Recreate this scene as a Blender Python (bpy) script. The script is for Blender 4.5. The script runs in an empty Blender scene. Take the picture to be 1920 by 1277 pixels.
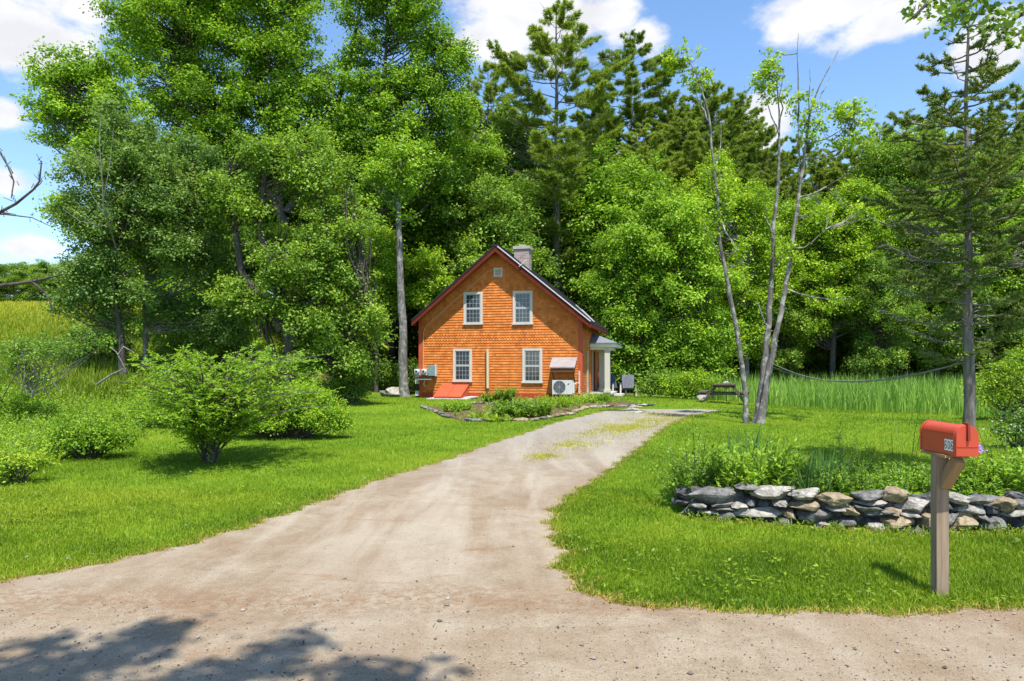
import bpy, math, random
import numpy as np
from mathutils import Vector
R = math.radians
rng = np.random.default_rng(7)
random.seed(7)
scene = bpy.context.scene
COL = scene.collection

# ------------------------------------------------------------------ camera, sky, sun, exposure
F, CU, HV, H = 1280.0, 960.0, 690.0, 1.62        # focal length and horizon in photo pixels, eye height in metres
cam_d = bpy.data.cameras.new('camera')
cam = bpy.data.objects.new('camera', cam_d); COL.objects.link(cam)
cam.location = (0, 0, H); cam.rotation_euler = (R(90), 0, 0)
cam_d.sensor_width = 36; cam_d.lens = 36 * F / 1920
cam_d.shift_y = (HV - 638.5) / 1920
cam_d.clip_start = 0.05; cam_d.clip_end = 3000
scene.camera = cam

SUN_EL, SUN_AZ = 66.0, 15.0                       # azimuth: degrees to the right of straight behind the camera
sdir = Vector((math.sin(R(SUN_AZ)) * math.cos(R(SUN_EL)), -math.cos(R(SUN_AZ)) * math.cos(R(SUN_EL)), math.sin(R(SUN_EL))))
sun_d = bpy.data.lights.new('sun', 'SUN'); sun_d.energy = 4.4; sun_d.angle = R(0.5); sun_d.color = (1.0, 0.955, 0.88)
sun = bpy.data.objects.new('sun', sun_d); COL.objects.link(sun)
sun.rotation_euler = sdir.to_track_quat('Z', 'Y').to_euler(); sun.location = (0, 0, 30)

world = bpy.data.worlds.new('World'); scene.world = world; world.use_nodes = True
def make_world():
    nt = world.node_tree; nt.nodes.clear(); N = nt.nodes.new; L = nt.links.new
    out = N('ShaderNodeOutputWorld'); bg = N('ShaderNodeBackground'); L(bg.outputs[0], out.inputs[0])
    bg.inputs[1].default_value = 0.15
    sky = N('ShaderNodeTexSky'); sky.sky_type = 'NISHITA'; sky.sun_disc = False
    sky.sun_elevation = R(SUN_EL); sky.sun_rotation = R(180 - SUN_AZ)
    sky.air_density = 1.0; sky.dust_density = 0.25; sky.ozone_density = 2.2
    hs = N('ShaderNodeHueSaturation'); L(sky.outputs[0], hs.inputs['Color'])
    hs.inputs['Saturation'].default_value = 1.10; hs.inputs['Value'].default_value = .92
    geo = N('ShaderNodeTexCoord')
    sep = N('ShaderNodeSeparateXYZ'); L(geo.outputs['Generated'], sep.inputs[0])
    def M(op, a, b=None, c=None):
        n = N('ShaderNodeMath'); n.operation = op
        for i, x in enumerate((a, b, c)):
            if x is None: continue
            if isinstance(x, (int, float)): n.inputs[i].default_value = x
            else: L(x, n.inputs[i])
        return n.outputs[0]
    az = M('ARCTAN2', sep.outputs[0], sep.outputs[1]); el = M('ARCSINE', sep.outputs[2])
    def noise(scale, detail, rough, off):
        mp = N('ShaderNodeMapping'); L(geo.outputs['Generated'], mp.inputs[0])
        mp.inputs['Location'].default_value = off; mp.inputs['Scale'].default_value = (1, 1, 1.8)
        n = N('ShaderNodeTexNoise'); L(mp.outputs[0], n.inputs['Vector'])
        n.inputs['Scale'].default_value = scale; n.inputs['Detail'].default_value = detail; n.inputs['Roughness'].default_value = rough
        return n.outputs[0]
    n1 = noise(9, 6, .55, (1.3, .2, .7)); n2 = noise(26, 5, .6, (4, 2, 1))
    wob = M('ADD', M('MULTIPLY', M('SUBTRACT', n1, .5), 1.9), M('MULTIPLY', M('SUBTRACT', n2, .5), .9))
    mask = None
    # banks of cumulus: azimuth and elevation of each, taken as directions in the world
    for (u, v, ru, rv) in ((70, 70, 190, 85), (160, 20, 120, 60), (0, 215, 52, 34), (10, 335, 85, 52), (60, 462, 70, 30), (1010, 40, 215, 85), (930, 75, 120, 55), (1150, 30, 90, 60), (1210, 60, 50, 40),
                           (1560, 8, 200, 58), (1680, 40, 150, 50), (1860, 80, 120, 65), (1425, 235, 62, 62), (-250, 150, 200, 90), (2200, 120, 260, 100), (400, -220, 400, 120), (1300, -260, 400, 110)):
        a0 = math.atan((u - CU) / F); e0 = math.atan((HV - v) / F * math.cos(a0))
        ra = ru / F * math.cos(a0) ** 2; re = rv / F * math.cos(a0)
        dx = M('DIVIDE', M('SUBTRACT', az, a0), ra); dy = M('DIVIDE', M('SUBTRACT', el, e0), re)
        d = M('SQRT', M('ADD', M('MULTIPLY', dx, dx), M('MULTIPLY', dy, dy)))
        m = M('SUBTRACT', 1.0, d)
        mask = m if mask is None else M('MAXIMUM', mask, m)
    dens = M('ADD', mask, wob)
    ms = N('ShaderNodeMapRange'); ms.interpolation_type = 'SMOOTHSTEP'; L(dens, ms.inputs[0])
    ms.inputs[1].default_value = -.02; ms.inputs[2].default_value = .55; ms.inputs[3].default_value = 0; ms.inputs[4].default_value = .96
    n3 = noise(14, 4, .55, (7, 3, 2.2))
    cr = N('ShaderNodeMapRange'); L(n3, cr.inputs[0]); cr.inputs[1].default_value = .35; cr.inputs[2].default_value = .65; cr.inputs[3].default_value = 3.1; cr.inputs[4].default_value = 3.8
    cc = N('ShaderNodeCombineColor'); L(cr.outputs[0], cc.inputs[0]); L(M('MULTIPLY', cr.outputs[0], 1.0), cc.inputs[1]); L(M('MULTIPLY', cr.outputs[0], 1.03), cc.inputs[2])
    mx = N('ShaderNodeMix'); mx.data_type = 'RGBA'; L(ms.outputs[0], mx.inputs[0]); L(hs.outputs[0], mx.inputs[6]); L(cc.outputs[0], mx.inputs[7])
    L(mx.outputs[2], bg.inputs[0])
make_world()
scene.view_settings.view_transform = 'Standard'; scene.view_settings.look = 'None'
scene.view_settings.exposure = 0.95; scene.view_settings.gamma = 1.0
scene.render.engine = 'CYCLES'
scene.cycles.max_bounces = 9; scene.cycles.diffuse_bounces = 6; scene.cycles.glossy_bounces = 2
scene.cycles.transmission_bounces = 6; scene.cycles.transparent_max_bounces = 8
scene.cycles.use_denoising = True

# ------------------------------------------------------------------ helpers
def S(t):
    t = np.clip(t, 0, 1); return t * t * (3 - 2 * t)
def yw(x): return np.interp(x, [1.7, 1.92, 2.76, 3.45, 4.15, 7.5], [7.75, 7.45, 7.2, 6.92, 6.76, 6.7])   # front line of the dry stone wall
def g(x, y):
    """height of the ground"""
    x = np.asarray(x, float); y = np.asarray(y, float)
    z = .3 * S((y - 6) / 20) - .25 * S((x - 6) / 6) * S((y - 17) / 8)
    z = z + S((-x - 5) / 12) * np.clip(np.minimum(y, 82) - 16, 0, None) * .135
    w = y - yw(x)
    z = z + .3 * S((w - .12) / .2) * (1 - S((w - 1.1) / 1.6)) * S((x - 1.78) / .35)
    z = z + .018 * np.sin(x * 1.3 + 1) * np.sin(y * 1.1) * S((y - 4.6) / 1.5)
    return z
def gf(x, y): return float(g(x, y))
def gp(u, v):
    """ground point seen at a photo pixel"""
    y = 8.0
    for _ in range(60):
        x = (u - CU) / F * y
        y = .5 * y + .5 * min(120, max(2, (H - gf(x, y)) * F / max(v - HV, 4)))
    x = (u - CU) / F * y
    return x, y
def at(u, v, y): return Vector(((u - CU) / F * y, y, H - (v - HV) / F * y))
def nrm(a): return a / np.maximum(np.linalg.norm(a, axis=-1, keepdims=True), 1e-9)

class MB:
    """collects geometry; build() links it as one mesh object"""
    def __init__(s): s.v = []; s.f = []; s.t = []; s.m = []; s.n = 0
    def add(s, v, f, tint=.5, mat=0):
        v = np.asarray(v, np.float32).reshape(-1, 3); f = np.asarray(f, np.int64)
        if len(f) == 0: return
        s.v.append(v); s.f.append(f + s.n); s.n += len(v)
        t = np.asarray(tint, np.float32)
        s.t.append(np.full(len(f), float(t), np.float32) if t.ndim == 0 else t)
        s.m.append(np.full(len(f), mat, np.int32))
    def poly(s, pts, tint=.5, mat=0): s.add(pts, [list(range(len(pts)))], tint, mat)
    def box(s, x0, x1, y0, y1, z0, z1, tint=.5, mat=0):
        v = [(x, y, z) for z in (z0, z1) for y in (y0, y1) for x in (x0, x1)]
        s.add(v, [(0, 2, 3, 1), (4, 5, 7, 6), (0, 1, 5, 4), (2, 6, 7, 3), (0, 4, 6, 2), (1, 3, 7, 5)], tint, mat)
    def bar(s, a, b, w, d, up=(0, 0, 1), tint=.5, mat=0):
        """square bar from a to b, w along side, d along up"""
        a = np.array(a, float); b = np.array(b, float); ax = nrm(b - a); sd = nrm(np.cross(ax, up)); uu = np.cross(sd, ax)
        v = [p + sd * i * w / 2 + uu * j * d / 2 for p in (a, b) for i, j in ((-1, -1), (1, -1), (1, 1), (-1, 1))]
        s.add(v, [(3, 2, 1, 0), (4, 5, 6, 7), (0, 1, 5, 4), (1, 2, 6, 5), (2, 3, 7, 6), (3, 0, 4, 7)], tint, mat)
    def tube(s, P, rad, k=6, tint=.5, mat=0, cap=True, rough=0):
        P = np.asarray(P, float); n = len(P); rad = np.broadcast_to(np.asarray(rad, float), (n,))
        T = nrm(np.gradient(P, axis=0)); ref = np.array([0, 1, 0.13]) if abs(T[:, 1]).mean() < .8 else np.array([1, 0, .1])
        A = nrm(np.cross(T, ref)); B = np.cross(T, A); th = np.arange(k) * 2 * np.pi / k
        rr = rad[:, None] * (1 + (rough * rng.standard_normal((n, k)) if rough else 0))
        V = P[:, None] + rr[..., None] * (np.cos(th)[None, :, None] * A[:, None] + np.sin(th)[None, :, None] * B[:, None])
        i = np.arange(n - 1)[:, None] * k; j = np.arange(k)[None]; j2 = (j + 1) % k
        Fq = np.stack([i + j, i + j2, i + k + j2, i + k + j], -1).reshape(-1, 4)
        s.add(V.reshape(-1, 3), Fq, tint, mat)
        if cap and k <= 12:
            s.add(V[-1], [list(range(k))], tint, mat); s.add(V[0], [list(range(k))[::-1]], tint, mat)
    def build(s, name, mats, parent=None, smooth=False):
        me = bpy.data.meshes.new(name)
        if s.v:
            V = np.concatenate(s.v); tot = np.concatenate([np.full(len(f), f.shape[1], np.int32) for f in s.f])
            idx = np.concatenate([f.ravel() for f in s.f]).astype(np.int32)
            me.vertices.add(len(V)); me.vertices.foreach_set('co', V.ravel())
            me.loops.add(len(idx)); me.loops.foreach_set('vertex_index', idx)
            st = np.concatenate([[0], np.cumsum(tot)[:-1]]).astype(np.int32)
            me.polygons.add(len(tot)); me.polygons.foreach_set('loop_start', st); me.polygons.foreach_set('loop_total', tot)
            me.polygons.foreach_set('material_index', np.concatenate(s.m))
            a = me.attributes.new('tint', 'FLOAT', 'FACE'); a.data.foreach_set('value', np.concatenate(s.t))
            me.update(calc_edges=True)
            me.polygons.foreach_set('use_smooth', np.full(len(tot), bool(smooth)))
        for m in (mats if isinstance(mats, (list, tuple)) else [mats]): me.materials.append(m)
        o = bpy.data.objects.new(name, me); COL.objects.link(o)
        if parent is not None: o.parent = parent
        return o

def tag(o, label=None, cat=None, group=None, kind=None):
    if label: o['label'] = label
    if cat: o['category'] = cat
    if group: o['group'] = group
    if kind: o['kind'] = kind
    return o
def thing(name, loc, label, cat, group=None, rz=0):
    o = bpy.data.objects.new(name, None); COL.objects.link(o); o.location = loc; o.rotation_euler = (0, 0, rz)
    o.empty_display_size = .2
    return tag(o, label, cat, group)
def copy_tree(o, parent=None):
    c = o.copy(); COL.objects.link(c)
    if parent is not None: c.parent = parent
    for ch in list(o.children): copy_tree(ch, c)
    return c

# ------------------------------------------------------------------ materials
def mat(name):
    m = bpy.data.materials.new(name); m.use_nodes = True; nt = m.node_tree
    return m, nt, nt.nodes['Principled BSDF'], nt.nodes['Material Output']
def ramp(nt, fac, stops):
    r = nt.nodes.new('ShaderNodeValToRGB'); e = r.color_ramp.elements
    while len(e) < len(stops): e.new(.5)
    for i, (p, c) in enumerate(stops): e[i].position = p; e[i].color = (*c, 1)
    nt.links.new(fac, r.inputs[0]); return r.outputs[0]
def nz(nt, scale, detail=4, rough=.55, vec=None, mscale=None, dist=0, coord='Object', rot=0):
    n = nt.nodes.new('ShaderNodeTexNoise'); n.inputs['Scale'].default_value = scale; n.inputs['Detail'].default_value = detail
    n.inputs['Roughness'].default_value = rough; n.inputs['Distortion'].default_value = dist
    if vec is None:
        vec = nt.nodes.new('ShaderNodeTexCoord').outputs[coord]
    if mscale:
        mp = nt.nodes.new('ShaderNodeMapping'); nt.links.new(vec, mp.inputs[0]); mp.inputs['Scale'].default_value = mscale; mp.inputs['Rotation'].default_value = (0, 0, rot); vec = mp.outputs[0]
    nt.links.new(vec, n.inputs['Vector']); return n.outputs[0]
def mth(nt, op, a, b):
    n = nt.nodes.new('ShaderNodeMath'); n.operation = op
    for i, x in enumerate((a, b)):
        if isinstance(x, (int, float)): n.inputs[i].default_value = x
        else: nt.links.new(x, n.inputs[i])
    return n.outputs[0]
def mixc(nt, f, a, b, mode='MIX'):
    n = nt.nodes.new('ShaderNodeMix'); n.data_type = 'RGBA'; n.blend_type = mode
    for i, x in ((0, f), (6, a), (7, b)):
        if isinstance(x, (int, float)): n.inputs[i].default_value = x
        elif isinstance(x, tuple): n.inputs[i].default_value = (*x, 1)
        else: nt.links.new(x, n.inputs[i])
    return n.outputs[2]
def bump(nt, b, h, strength=.5, dist=.02):
    n = nt.nodes.new('ShaderNodeBump'); n.inputs['Strength'].default_value = strength; n.inputs['Distance'].default_value = dist
    nt.links.new(h, n.inputs['Height']); nt.links.new(n.outputs[0], b.inputs['Normal'])
def attr(nt, name='tint'):
    a = nt.nodes.new('ShaderNodeAttribute'); a.attribute_name = name; return a.outputs['Fac']

GAIN = 1.62
def leaf_mat(name, dark, mid, light, trans=.42, rough=.5, spec=.25):
    m, nt, b, out = mat(name)
    dark, mid, light = [(GAIN * c[0] * 1.26, GAIN * c[1] * .97, GAIN * c[2] * 1.2) for c in (dark, mid, light)]
    inf = nt.nodes.new('ShaderNodeObjectInfo')
    f = mth(nt, 'ADD', attr(nt), mth(nt, 'MULTIPLY', mth(nt, 'SUBTRACT', inf.outputs['Random'], .5), .25))
    c = ramp(nt, f, [(.05, dark), (.5, mid), (.95, light)])
    nt.links.new(c, b.inputs['Base Color']); b.inputs['Roughness'].default_value = rough; b.inputs['Specular IOR Level'].default_value = spec
    t = nt.nodes.new('ShaderNodeBsdfTranslucent')
    nt.links.new(mixc(nt, 1.0, c, (1.25, 1.15, .55), 'MULTIPLY'), t.inputs[0])
    mx = nt.nodes.new('ShaderNodeMixShader'); mx.inputs[0].default_value = trans
    nt.links.new(b.outputs[0], mx.inputs[1]); nt.links.new(t.outputs[0], mx.inputs[2]); nt.links.new(mx.outputs[0], out.inputs[0])
    return m
def bark_mat(name, dark, light, sc=14, lichen=None):
    m, nt, b, out = mat(name)
    n = nz(nt, sc, 5, .65, mscale=(1, 1, .22)); c = ramp(nt, n, [(.32, dark), (.68, light)])
    if lichen: c = mixc(nt, ramp(nt, nz(nt, 5, 4, .6), [(.52, (0, 0, 0)), (.6, (1, 1, 1))]), c, lichen)
    nt.links.new(c, b.inputs['Base Color']); b.inputs['Roughness'].default_value = .9; b.inputs['Specular IOR Level'].default_value = .15
    bump(nt, b, n, .7, .03); return m
def plain(name, col, rough=.6, var=.12, sc=6, bmp=0, spec=.3, metal=0):
    m, nt, b, out = mat(name); n = nz(nt, sc, 5, .6)
    c = ramp(nt, n, [(.3, tuple(x * (1 - var) for x in col)), (.7, tuple(min(1, x * (1 + var)) for x in col))])
    nt.links.new(c, b.inputs['Base Color']); b.inputs['Roughness'].default_value = rough; b.inputs['Specular IOR Level'].default_value = spec
    b.inputs['Metallic'].default_value = metal
    if bmp: bump(nt, b, nz(nt, sc * 6, 4, .6), bmp, .01)
    return m
def wood_mat(name, a, bcol, sc=(30, 30, 2.5), rough=.8):
    m, nt, b, out = mat(name); n = nz(nt, 1, 5, .6, mscale=sc, dist=.6); n2 = nz(nt, 3, 3)
    c = ramp(nt, n, [(.3, a), (.7, bcol)]); c = mixc(nt, mth(nt, 'MULTIPLY', n2, .35), c, tuple(x * .6 for x in a))
    nt.links.new(c, b.inputs['Base Color']); b.inputs['Roughness'].default_value = rough; b.inputs['Specular IOR Level'].default_value = .2
    bump(nt, b, n, .4, .01); return m

L_MAPLE = leaf_mat('maple_leaves', (.048, .128, .009), (.102, .240, .014), (.185, .360, .024))
L_LIME = leaf_mat('lime_leaves', (.060, .150, .008), (.125, .265, .012), (.225, .390, .022))
L_DEEP = leaf_mat('deep_leaves', (.030, .085, .012), (.062, .150, .016), (.120, .235, .025))
L_GREY = leaf_mat('aspen_leaves', (.030, .085, .016), (.062, .150, .024), (.125, .235, .045))
L_APPLE = leaf_mat('apple_leaves', (.036, .098, .012), (.080, .185, .016), (.155, .295, .030))
L_BUSH = leaf_mat('bush_leaves', (.046, .130, .008), (.104, .240, .012), (.195, .350, .022), trans=.45)
L_PINE = leaf_mat('pine_needles', (.058, .125, .016), (.115, .215, .026), (.200, .310, .045), trans=.42)
L_SPRUCE = leaf_mat('spruce_needles', (.042, .095, .018), (.084, .160, .028), (.150, .230, .048), trans=.35)
L_REED = leaf_mat('reed_blades', (.055, .145, .018), (.105, .245, .030), (.195, .350, .050), trans=.3)
L_HERB = leaf_mat('herb_leaves', (.040, .120, .008), (.095, .230, .014), (.190, .350, .030))
L_BLUE = leaf_mat('iris_blades', (.030, .090, .022), (.060, .160, .036), (.110, .240, .055))
L_GRASS = leaf_mat('grass_blades', (.042, .098, .004), (.084, .170, .006), (.153, .244, .013), trans=.3)
L_YELLOW = leaf_mat('yellow_leaves', (.062, .150, .008), (.125, .250, .012), (.215, .345, .025))
B_GREY = bark_mat('grey_bark', (.07, .065, .058), (.24, .23, .215), lichen=(.29, .29, .265))
B_DARK = bark_mat('dark_bark', (.035, .03, .026), (.12, .105, .09))
B_PINE = bark_mat('pine_bark', (.07, .06, .052), (.24, .215, .19))
B_MAPLE = bark_mat('clump_bark', (.05, .043, .038), (.22, .20, .185), 11, lichen=(.30, .29, .265))
B_DEAD = bark_mat('dead_wood', (.11, .10, .09), (.27, .255, .23))

# ------------------------------------------------------------------ leaf, blade and sprig geometry
def leaf_quads(mb, P, D, Nn, Ln, W, tint, m=0):
    """one pointed leaf at each P, running along D, facing Nn"""
    sd = nrm(np.cross(D, Nn)); Ln = np.broadcast_to(np.asarray(Ln, float), (len(P),))[:, None]; W = np.broadcast_to(np.asarray(W, float), (len(P),))[:, None]
    mid = P + D * Ln * .45
    V = np.stack([P, mid + sd * W / 2, P + D * Ln, mid - sd * W / 2], 1).reshape(-1, 3)
    mb.add(V, np.arange(len(P) * 4).reshape(-1, 4), tint, m)
def cloud(mb, C, Rd, per, leaf, aspect=.6, flat=.62, up=.9, tvar=.20, tbase=None, out=.7, m=0):
    """leaves spread through clumps with centres C and radii Rd"""
    n = len(C)
    if n == 0: return
    per = np.maximum(3, (per * (Rd / Rd.mean()) ** 2).astype(int)); idx = np.repeat(np.arange(n), per); k = len(idx)
    d = nrm(rng.standard_normal((k, 3))); r = rng.random(k) ** .55 * np.clip(1 + .32 * rng.standard_normal(k), .3, 1.9)
    off = d * (r * Rd[idx])[:, None]; off[:, 2] *= flat
    off[:, 2] -= .12 * (off[:, 0] ** 2 + off[:, 1] ** 2) / Rd[idx]
    P = C[idx] + off
    Nn = nrm(np.array([0, 0, up]) + d * out + rng.standard_normal((k, 3)) * .55)
    D = nrm(np.cross(Nn, rng.standard_normal((k, 3))) + d * .3)
    tb = (rng.random(n) if tbase is None else tbase)[idx]
    t = np.clip(.5 + (tb - .5) * .55 + rng.standard_normal(k) * tvar, 0, 1)
    L_ = leaf * (.7 + .6 * rng.random(k))
    leaf_quads(mb, P, D, Nn, L_, L_ * aspect, t, m)
def blades(mb, P, h, w, lean=.35, seg=3, tint=None, curl=1.0, m=0, az=None):
    """curved strap blades standing at P"""
    n = len(P); h = np.broadcast_to(np.asarray(h, float), (n,)); w = np.broadcast_to(np.asarray(w, float), (n,))
    a = rng.random(n) * 2 * np.pi if az is None else az
    l = lean * np.abs(rng.standard_normal(n)); dr = np.stack([np.cos(a), np.sin(a), 0 * a], 1); sd = np.stack([-np.sin(a), np.cos(a), 0 * a], 1)
    b2 = rng.random(n) * np.pi; sd = nrm(sd * np.cos(b2)[:, None] + dr * np.sin(b2)[:, None])
    rows = []
    for j in range(seg + 1):
        t = j / seg; c = P + dr * (l * h * t ** (1 + curl))[:, None]; c = c + np.array([0, 0, 1.]) * (h * t * (1 - .35 * np.minimum(l, 1.3) * t))[:, None]
        ww = (w * (1 - t ** 2) if j else w * .75)[:, None] / 2
        rows += [c] if j == seg else [c - sd * ww, c + sd * ww]
    V = np.stack(rows, 1).reshape(-1, 3); st = len(rows); base = np.arange(n)[:, None] * st
    t = np.clip(.5 + rng.standard_normal(n) * .2, 0, 1) if tint is None else tint
    for j in range(seg - 1):
        q = np.array([2 * j, 2 * j + 1, 2 * j + 3, 2 * j + 2]); Fq = base + q
        if j == 0: allq = [Fq]
        else: allq.append(Fq)
    tri = base + np.array([2 * (seg - 1), 2 * (seg - 1) + 1, 2 * seg])
    mb.v.append(V.astype(np.float32)); off = mb.n; mb.n += len(V)
    for Fq in (allq if seg > 1 else []) + [tri]:
        mb.f.append(Fq + off); mb.t.append(t.astype(np.float32)); mb.m.append(np.full(n, m, np.int32))
def sprigs(mb, P, h, per, leaf, aspect=.35, lean=.4, start=.15, elev=.35, tint=None, stem=None, m=0, ms=1, az=None, curve=1.6, sw=.006):
    """leafy stems rooted at P; stem=MB for the stems (mat index ms)"""
    n = len(P); h = np.broadcast_to(np.asarray(h, float), (n,)); a = rng.random(n) * 2 * np.pi if az is None else az
    l = lean * (.35 + rng.random(n)); dr = np.stack([np.cos(a), np.sin(a), 0 * a], 1)
    def pos(i, t): return P[i] + dr[i] * (l[i] * h[i] * t ** curve)[:, None] + np.array([0, 0, 1.]) * (h[i] * t * (1 - .25 * np.minimum(l[i], 1.6) * t))[:, None]
    i = np.repeat(np.arange(n), per); k = len(i); t = start + (1 - start) * (np.tile(np.arange(per), n) + rng.random(k) * .8) / per
    t = np.minimum(t, 1); p = pos(i, t); b = rng.random(k) * 2 * np.pi; e = elev + rng.standard_normal(k) * .35
    D = np.stack([np.cos(b) * np.cos(e), np.sin(b) * np.cos(e), np.sin(e)], 1); D = nrm(D + dr[i] * .25)
    Nn = nrm(np.array([0, 0, 1.]) + rng.standard_normal((k, 3)) * .35 - D * .2)
    tt = np.clip(.5 + (rng.random(n)[i] - .5) * .35 + rng.standard_normal(k) * .15 + .12 * (t - .5), 0, 1) if tint is None else np.clip(tint + rng.standard_normal(k) * .15, 0, 1)
    L_ = leaf * (.65 + .7 * rng.random(k)) * (1.1 - .45 * t)
    leaf_quads(mb, p, D, Nn, L_, L_ * aspect, tt, m)
    if stem is not None:
        ii = np.arange(n); sd = np.stack([-np.sin(a), np.cos(a), 0 * a], 1) * sw
        q = [pos(ii, np.full(n, x)) for x in (0, .35, .7, 1.0)]
        for A, B, wa, wb in ((q[0], q[1], 1, .8), (q[1], q[2], .8, .6), (q[2], q[3], .6, .25)):
            V = np.stack([A - sd * wa, A + sd * wa, B + sd * wb, B - sd * wb], 1).reshape(-1, 3)
            stem.add(V, np.arange(n * 4).reshape(-1, 4), .5, ms)

# ------------------------------------------------------------------ broadleaved trees
def curve_pts(a, b, sag, n=5, wob=.0):
    t = np.linspace(0, 1, n)[:, None]; a = np.array(a, float); b = np.array(b, float)
    p = a + (b - a) * t; p[:, 2] += (sag * np.sin(np.pi * t[:, 0]))
    if wob: p[1:-1] += rng.standard_normal((n - 2, 3)) * wob
    return p
def trunk_at(path, z):
    path = np.asarray(path); return np.array([np.interp(z, path[:, 2], path[:, k]) for k in range(3)])
def decid_mesh(paths, tr, lobes, leaf, cl_r, dens, per, flat=.62, twig_r=.012, limbs=.6, hang=.55, aspect=.6, up=.9, bare=None, shell=.45):
    """returns (trunk MB, crown MB); lobes = (x,y,z,rx,ry,rz) in local metres; paths = trunk polylines"""
    T, Cn = MB(), MB(); leaf *= .86; per = int(per * .92); dens *= 1.5; cl_r *= .88
    paths = [np.asarray(p, float) for p in paths]
    for i, p in enumerate(paths):
        n = max(8, int(len(p) * 4)); tt = np.linspace(0, 1, n); k = np.linspace(0, 1, len(p))
        q = np.stack([np.interp(tt, k, p[:, c]) for c in range(3)], 1); q[1:, :2] += np.cumsum(rng.standard_normal((n - 1, 2)) * tr * .12, 0) * .5
        r0 = tr * (1 if i == 0 else .75); rad = r0 * (1 - .86 * tt) ; rad[0] *= 1.3
        T.tube(q, rad, 9 if tr > .12 else 7, rough=.04); paths[i] = q
    Cs, Rs = [], []
    for (x, y, z, rx, ry, rz) in lobes:
        n = max(4, int(dens * 1.15 * rx * ry * rz / cl_r ** 3 + 3 * (rx * rz) / cl_r ** 2 * dens))
        d = nrm(rng.standard_normal((n, 3))); r = rng.random(n) ** shell
        c = np.array([x, y, z]) + d * r[:, None] * np.array([rx, ry, rz]); Cs.append(c); Rs.append(cl_r * (.42 + 1.0 * rng.random(n) ** 1.3))
    C = np.concatenate(Cs); Rd = np.concatenate(Rs)
    C[:, 2] = np.maximum(C[:, 2], .35)
    cloud(Cn, C, Rd, per, leaf, aspect, flat, up)
    for i in np.where(rng.random(len(C)) < limbs)[0]:
        c = C[i]; p = min(paths, key=lambda q: abs(np.linalg.norm(trunk_at(q, c[2])[:2] - c[:2])))
        hd = np.linalg.norm(trunk_at(p, c[2])[:2] - c[:2]); z0, z1 = p[0, 2], p[-1, 2]
        za = np.clip(c[2] - hd * hang - .3, z0 + .22 * (z1 - z0), z1); a = trunk_at(p, za)
        ln = np.linalg.norm(c - a)
        if ln < .15: continue
        r0 = min(tr * .45, .012 * ln + twig_r * 1.4)
        T.tube(curve_pts(a, c, -ln * .06, 5, ln * .035), np.linspace(r0, twig_r * .5, 5), 5, cap=False)
    return T, Cn
def px_lobes(lobes, y, base, depth=1.0):
    s = y / F; out = []
    for l in lobes:
        u, v, ru, rv = l[:4]; dy = l[4] if len(l) > 4 else 0
        yy = y + dy; p = at(u, v, yy)
        out.append((p.x - base[0], p.y - base[1], p.z - base[2], ru * s, ru * s * depth, rv * s))
    return out
def px_paths(paths, y, base): return [[tuple(at(u, v, y) - Vector(base)) for u, v in p] for p in paths]
def broadleaf(name, label, y, base_u, lobes, lm, bm, tr, leaf=.16, cl_r=.75, dens=1., per=150, group=None, paths=None, depth=1., cat='tree', **kw):
    x = (base_u - CU) / F * y; base = (x, y, gf(x, y) - .03)
    t = thing(name, base, label, cat, group)
    lb = px_lobes(lobes, y, base, depth)
    if paths is None:
        top = max(lb, key=lambda l: l[2] + l[5]); mid = np.mean([l[:3] for l in lb], axis=0)
        zt = max(l[2] + .6 * l[5] for l in lb)
        P = [[(0, 0, 0), (mid[0] * .25, mid[1] * .2, zt * .35), (mid[0] * .6, mid[1] * .5, zt * .65), (top[0] * .9, top[1] * .8, zt)]]
    else:
        P = px_paths(paths, y, base)
        for q in P:
            if abs(q[0][2]) < .6: q[0] = (q[0][0], q[0][1], -.05)
    T, Cn = decid_mesh(P, tr, lb, leaf, cl_r, dens, per, **kw)
    T.build('trunk', bm, t, True); Cn.build('crown', lm, t)
    return t

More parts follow.
